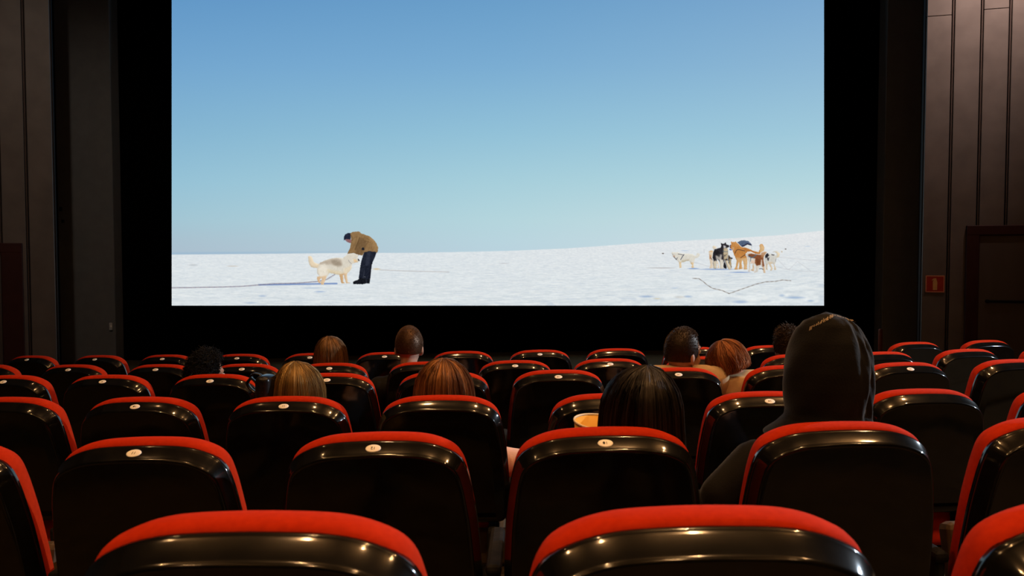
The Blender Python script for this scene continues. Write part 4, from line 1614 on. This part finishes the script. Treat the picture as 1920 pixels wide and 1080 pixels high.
HB_BLOND = hair_mat('dark_blond_hair', (0.13, 0.075, 0.022), (0.42, 0.26, 0.085), 0.4)
HB_LBROWN = hair_mat('light_brown_hair', (0.12, 0.06, 0.022), (0.36, 0.19, 0.075), 0.42)
HB_BROWN = hair_mat('brown_hair', (0.06, 0.028, 0.012), (0.17, 0.085, 0.035), 0.45)
HB_DARK = hair_mat('dark_brown_hair', (0.02, 0.012, 0.007), (0.07, 0.04, 0.02), 0.45)
HB_GINGER = hair_mat('copper_hair', (0.13, 0.042, 0.014), (0.55, 0.22, 0.085), 0.4)

# second nearest row: black-haired woman, hooded person
person('Person with long shiny black hair sitting beside the yellow paper cup', 2, 3, 1203, 676, M['skin'], M['coat_dark'], M['jeans'],
       male=False, hair=lambda H, o: long_hair(H, HB_BLACK, o, 11, n=3400, rad=0.0008, length=0.24, vol=1.4, part=(0.012, 0.0), flare=0.16, mess=0.9, open_=0.8),
       hair_top=0.022, headY=0.29, scale=1.04, grip=(-1, at(1112, 786, 2.36) + Vector((0.004, 0, -0.08))))
pH, HH, HJ, HN = person('Person in a black hood with pale lettering on its crown', 2, 4, 1549, 594, M['skin'], M['coat_black'], M['jeans'],
                        elbows={-1: at(1352, 930, 2.22)}, headY=0.27, hair_top=0.02, shoulder=0.20)

# third nearest row: blond and auburn women
person('Person with straight dark blond hair in front of the chair numbered 11', 3, 2, 559, 674, M['skin'], M['coat_dark'], M['jeans'], male=False,
       hair=lambda H, o: long_hair(H, HB_BLOND, o, 23, n=3000, rad=0.0008, length=0.26, vol=1.2, part=(-0.004, 0.0), flare=0.10, mess=0.8, open_=0.85),
       hair_top=0.014, headY=0.29, scale=0.99)
person('Person with loose auburn hair and a pale pink sleeve beside the aisle gap', 3, 3, 833, 668, M['skin'], M['coat_pink'], M['jeans'], male=False,
       elbows={1: at(978, 868, 3.24)}, shoulder=0.19,
       hair=lambda H, o: long_hair(H, HB_RED, o, 37, n=3400, rad=0.0008, length=0.22, vol=1.9, part=(0.0, 0.0), flare=0.30, mess=1.8, open_=0.8),
       hair_top=0.022, headY=0.29, scale=1.02)

# fourth nearest row: curly head on the left, couple in beige coats on the right
person('Person with short curly black hair low behind the chair numbered 10', 4, 2, 385, 657, M['skin2'], M['coat_dark'], M['jeans'],
       yaw=-36, hair=lambda H, o: short_hair(H, HB_CURLY, o, 5, n=3200, length=0.016, mess=0.8, rad=0.0014, bulk=1.07, low=1.85, K=8, twist=0.006), hair_top=0.010,
       headY=0.27, scale=0.98)
person('Person with cropped dark hair and beige coat, head turned to the right', 4, 6, 1281, 612, M['skin2'], M['coat_beige'], M['jeans'],
       yaw=-60, pitch=2, hair=lambda H, o: short_hair(H, HB_DARK, o, 6, n=6000, length=0.008, mess=0.3, rad=0.0008), hair_top=0.004, headY=0.28, collar=0.05, scale=1.02, neckz=0.155, neckx=-0.02, sh_dz=0.07)
person('Person with copper hair and tan coat leaning towards the cropped head', 4, 7, 1366, 632, M['skin'], M['coat_tan'], M['jeans'],
       yaw=6, roll=-20, male=False, shoulder=0.195, hip_dx=-0.08, neckz=0.13, neckx=0.06, sh_dz=0.075,
       hair=lambda H, o: long_hair(H, HB_GINGER, o, 48, n=2800, rad=0.0008, length=0.03, vol=1.4, part=(-0.01, 0.0), flare=0.25, mess=2.2, open_=0.7),
       hair_top=0.016, headY=0.28, collar=0.045, scale=0.96)

# fifth nearest row
person('Person with smooth light brown hair in the fifth nearest row', 5, 4, 620, 628, M['skin'], M['coat_dark'], M['jeans'], male=False, pitch=4,
       hair=lambda H, o: long_hair(H, HB_LBROWN, o, 51, n=2400, rad=0.0009, length=0.26, vol=1.1, part=(-0.004, 0.0), flare=0.22, mess=1.0, open_=0.85), hair_top=0.012,
       headY=0.27)
person('Person with crew-cut brown hair and visible right ear', 5, 5, 767, 610, M['skin'], M['coat_dark'], M['jeans'], yaw=3,
       hair=lambda H, o: short_hair(H, HB_BROWN, o, 8, n=6000, length=0.007, mess=0.3, rad=0.0008), hair_top=0.004, headY=0.27, scale=1.02)
person('Person with tousled dark hair half hidden by the black hood', 5, 9, 1479, 614, M['skin2'], M['coat_dark'], M['jeans'], yaw=10,
       hair=lambda H, o: short_hair(H, HB_DARK, o, 9, n=3600, length=0.020, mess=0.6, rad=0.0012, bulk=1.10, low=1.8, K=8, twist=0.007), hair_top=0.012, headY=0.27, scale=0.98)

# the hood: a cloth shell round the head, open to the front, with the lettering along its crown seam
inv_h = HH.translation
HW = [(0.150, 0.004), (0.146, 0.030), (0.134, 0.058), (0.112, 0.078), (0.080, 0.094), (0.040, 0.106), (0.0, 0.113), (-0.045, 0.114), (-0.085, 0.111),
      (-0.115, 0.108), (-0.135, 0.112), (-0.16, 0.135), (-0.185, 0.165)]


def hood_pt(a, zi):
    i = int(min(len(HW) - 2, max(0, math.floor(zi))))
    t = zi - i
    z = HW[i][0] * (1 - t) + HW[i + 1][0] * t
    w_ = HW[i][1] * (1 - t) + HW[i + 1][1] * t
    fold = 0.0
    if a > 0.2:                 # creases that run from the crown down the right-hand side
        e = min(1.0, (a - 0.2) / 0.5)
        fold = e * (0.007 * math.sin(a * 15 + zi * 0.9) + 0.004 * math.sin(a * 31 - zi * 1.3)) * min(1, zi / 3)
    fold += 0.0016 * math.sin(a * 6 + zi * 1.7)
    dep = w_ * 1.12 + 0.004
    lean = -0.012 * max(0.0, 1 - zi / 4)
    return Vector((math.sin(a) * (w_ + fold) + lean, -math.cos(a) * (dep + fold) - 0.012, z + 0.008 * math.cos(a * 1.0) * (zi < 3)))


v, f = [], []
na, nz = 64, 48
for iz in range(nz + 1):
    zi = iz / nz * (len(HW) - 1)
    zf = zi / (len(HW) - 1)
    for ia in range(na + 1):
        op = 2.55 if zf > 0.12 else 3.10
        a = -op + 2 * op * ia / na
        v.append(inv_h + hood_pt(a, zi))
for iz in range(nz):
    for ia in range(na):
        c = iz * (na + 1) + ia
        f.append((c, c + na + 1, c + na + 2, c + 1))
hood = mesh_obj('hood', v, f, M['coat_black'], pH)
sd = hood.modifiers.new('thickness', 'SOLIDIFY')
sd.thickness = 0.006
sd.offset = -1
ss = hood.modifiers.new('soft', 'SUBSURF')
ss.levels = ss.render_levels = 1
# worn lettering: small raised strokes of uneven height, too worn to read
M['print'] = mat('pale_worn_print', (0.5, 0.38, 0.25), 0.8)
rl = random.Random(4)
v, f = [], []
for row_a0, row_a1, z0, z1, nn, hmax in ((-1.02, 0.0, 3.1, 1.5, 17, 0.5), (0.10, 0.80, 1.5, 2.4, 10, 0.3)):
    for q in range(nn):
        t = q / (nn - 1)
        a = row_a0 + (row_a1 - row_a0) * t
        zi = z0 + (z1 - z0) * t
        hgt = hmax * (rl.uniform(0.45, 1.0) if 0.2 < t < 0.95 else 0.45)
        da = (row_a1 - row_a0) / nn * 0.36
        dz = (z1 - z0) / nn * 0.36
        strokes = rl.choice([[(0, 0.0, 1.0)], [(-0.7, 0.0, 1.0), (0.7, 0.0, 1.0)], [(-0.8, 0.0, 0.9), (0.3, 0.5, 1.0)], [(0, 0.0, 0.55), (0.6, 0.4, 1.0)]])
        for off, b0, b1 in strokes:
            b = len(v)
            for (aa, hh_) in ((a + da * (off - 0.42), b0), (a + da * (off + 0.42), b0), (a + da * (off + 0.42), b1), (a + da * (off - 0.42), b1)):
                p = hood_pt(aa, zi + dz * off - hh_ * hgt)
                nrm = Vector((p.x, p.y, 0.06)).normalized()
                v.append(inv_h + p + nrm * 0.0035)
            f.append((b, b + 1, b + 2, b + 3))
let = mesh_obj('lettering', v, f, M['print'], hood, smooth=False)
tag(let, 'pale worn lettering')

# yellow paper cup held up beside the black-haired woman
cp = at(1112, 786, 2.36)
M['paper'] = mat('yellow_paper', (0.80, 0.42, 0.05), 0.55, 0, 0.3, noise_color((0.76, 0.39, 0.045), (0.84, 0.45, 0.06), 20))
M['paperrim'] = mat('cream_paper_rim', (0.85, 0.70, 0.48), 0.5)
cup = thing('paper_cup', (cp.x + 0.004, cp.y, cp.z - 0.155), (R(6), R(5), 0))
tag(cup, 'yellow paper popcorn cup at the left of the long black hair', 'cup')
v, f = lathe([(0.0, 0.004), (0.045, 0.004), (0.047, 0.0), (0.072, 0.148), (0.070, 0.149), (0.046, 0.008), (0.0, 0.008)], 36)
mesh_obj('cup_wall', v, f[:-2], M['paper'], cup)
v, f = lathe([(0.0712, 0.147), (0.0742, 0.148), (0.0752, 0.151), (0.0742, 0.154), (0.0712, 0.154), (0.070, 0.151), (0.0712, 0.147)], 36)
mesh_obj('rim', v, f[:-2], M['paperrim'], cup)

# black glossy bag with a looped strap beside the blond woman
M['leather'] = mat('black_patent_leather', (0.008, 0.008, 0.009), 0.25, 0, 0.3, noise_color((0.006, 0.006, 0.007), (0.012, 0.011, 0.012), 60))
bp_ = at(496, 742, 3.22)
bz_ = fz(3, bp_.x) + 0.646
bag_h = at(496, 703, 3.22).z - bz_
bag = thing('leather_bag', (bp_.x, bp_.y, bz_), (0, 0, R(-6)))
tag(bag, 'black glossy leather bag with a looped strap beside the dark blond hair', 'bag')
bm = bmesh.new()
add_box(bm, (0.0, 0, bag_h / 2), (0.058, 0.10, bag_h), 0.02, 3, (0, R(2), 0))
bm_obj('bag_body', bm, M['leather'], bag, True)


def tube(pts, wd, th, name, m, parent):
    v, f = [], []
    pts = [Vector(p) for p in catmull([tuple(p) for p in pts], 5)]
    for i, p in enumerate(pts):
        t = (pts[min(i + 1, len(pts) - 1)] - pts[max(i - 1, 0)]).normalized()
        s = Vector((0, 1, 0))
        n_ = t.cross(s).normalized()
        for k in range(10):
            a = 2 * PI * k / 10
            v.append(p + s * (wd * math.cos(a)) + n_ * (th * math.sin(a)))
    for i in range(len(pts) - 1):
        for k in range(10):
            k2 = (k + 1) % 10
            f.append((i * 10 + k, i * 10 + k2, (i + 1) * 10 + k2, (i + 1) * 10 + k))
    f.append(tuple(range(9, -1, -1)))
    f.append(tuple((len(pts) - 1) * 10 + k for k in range(10)))
    return mesh_obj(name, v, f, m, parent)


def bl(px, py, dy=0.0):
    p = at(px, py, bp_.y + dy)
    return Matrix.Rotation(R(6), 4, 'Z') @ (p - bag.location)


tube([bl(491, 736), bl(487, 727), bl(478, 715), bl(470, 708), bl(471, 704), bl(478, 700.5), bl(486, 702), bl(491, 705)], 0.011, 0.0035, 'strap', M['leather'], bag)
tube([bl(472, 708, 0.02), bl(466, 714, 0.02), bl(464, 719, 0.02), bl(468, 727, 0.02), bl(476, 734, 0.02), bl(490, 741, 0.02)], 0.014, 0.005, 'strap', M['leather'], bag)
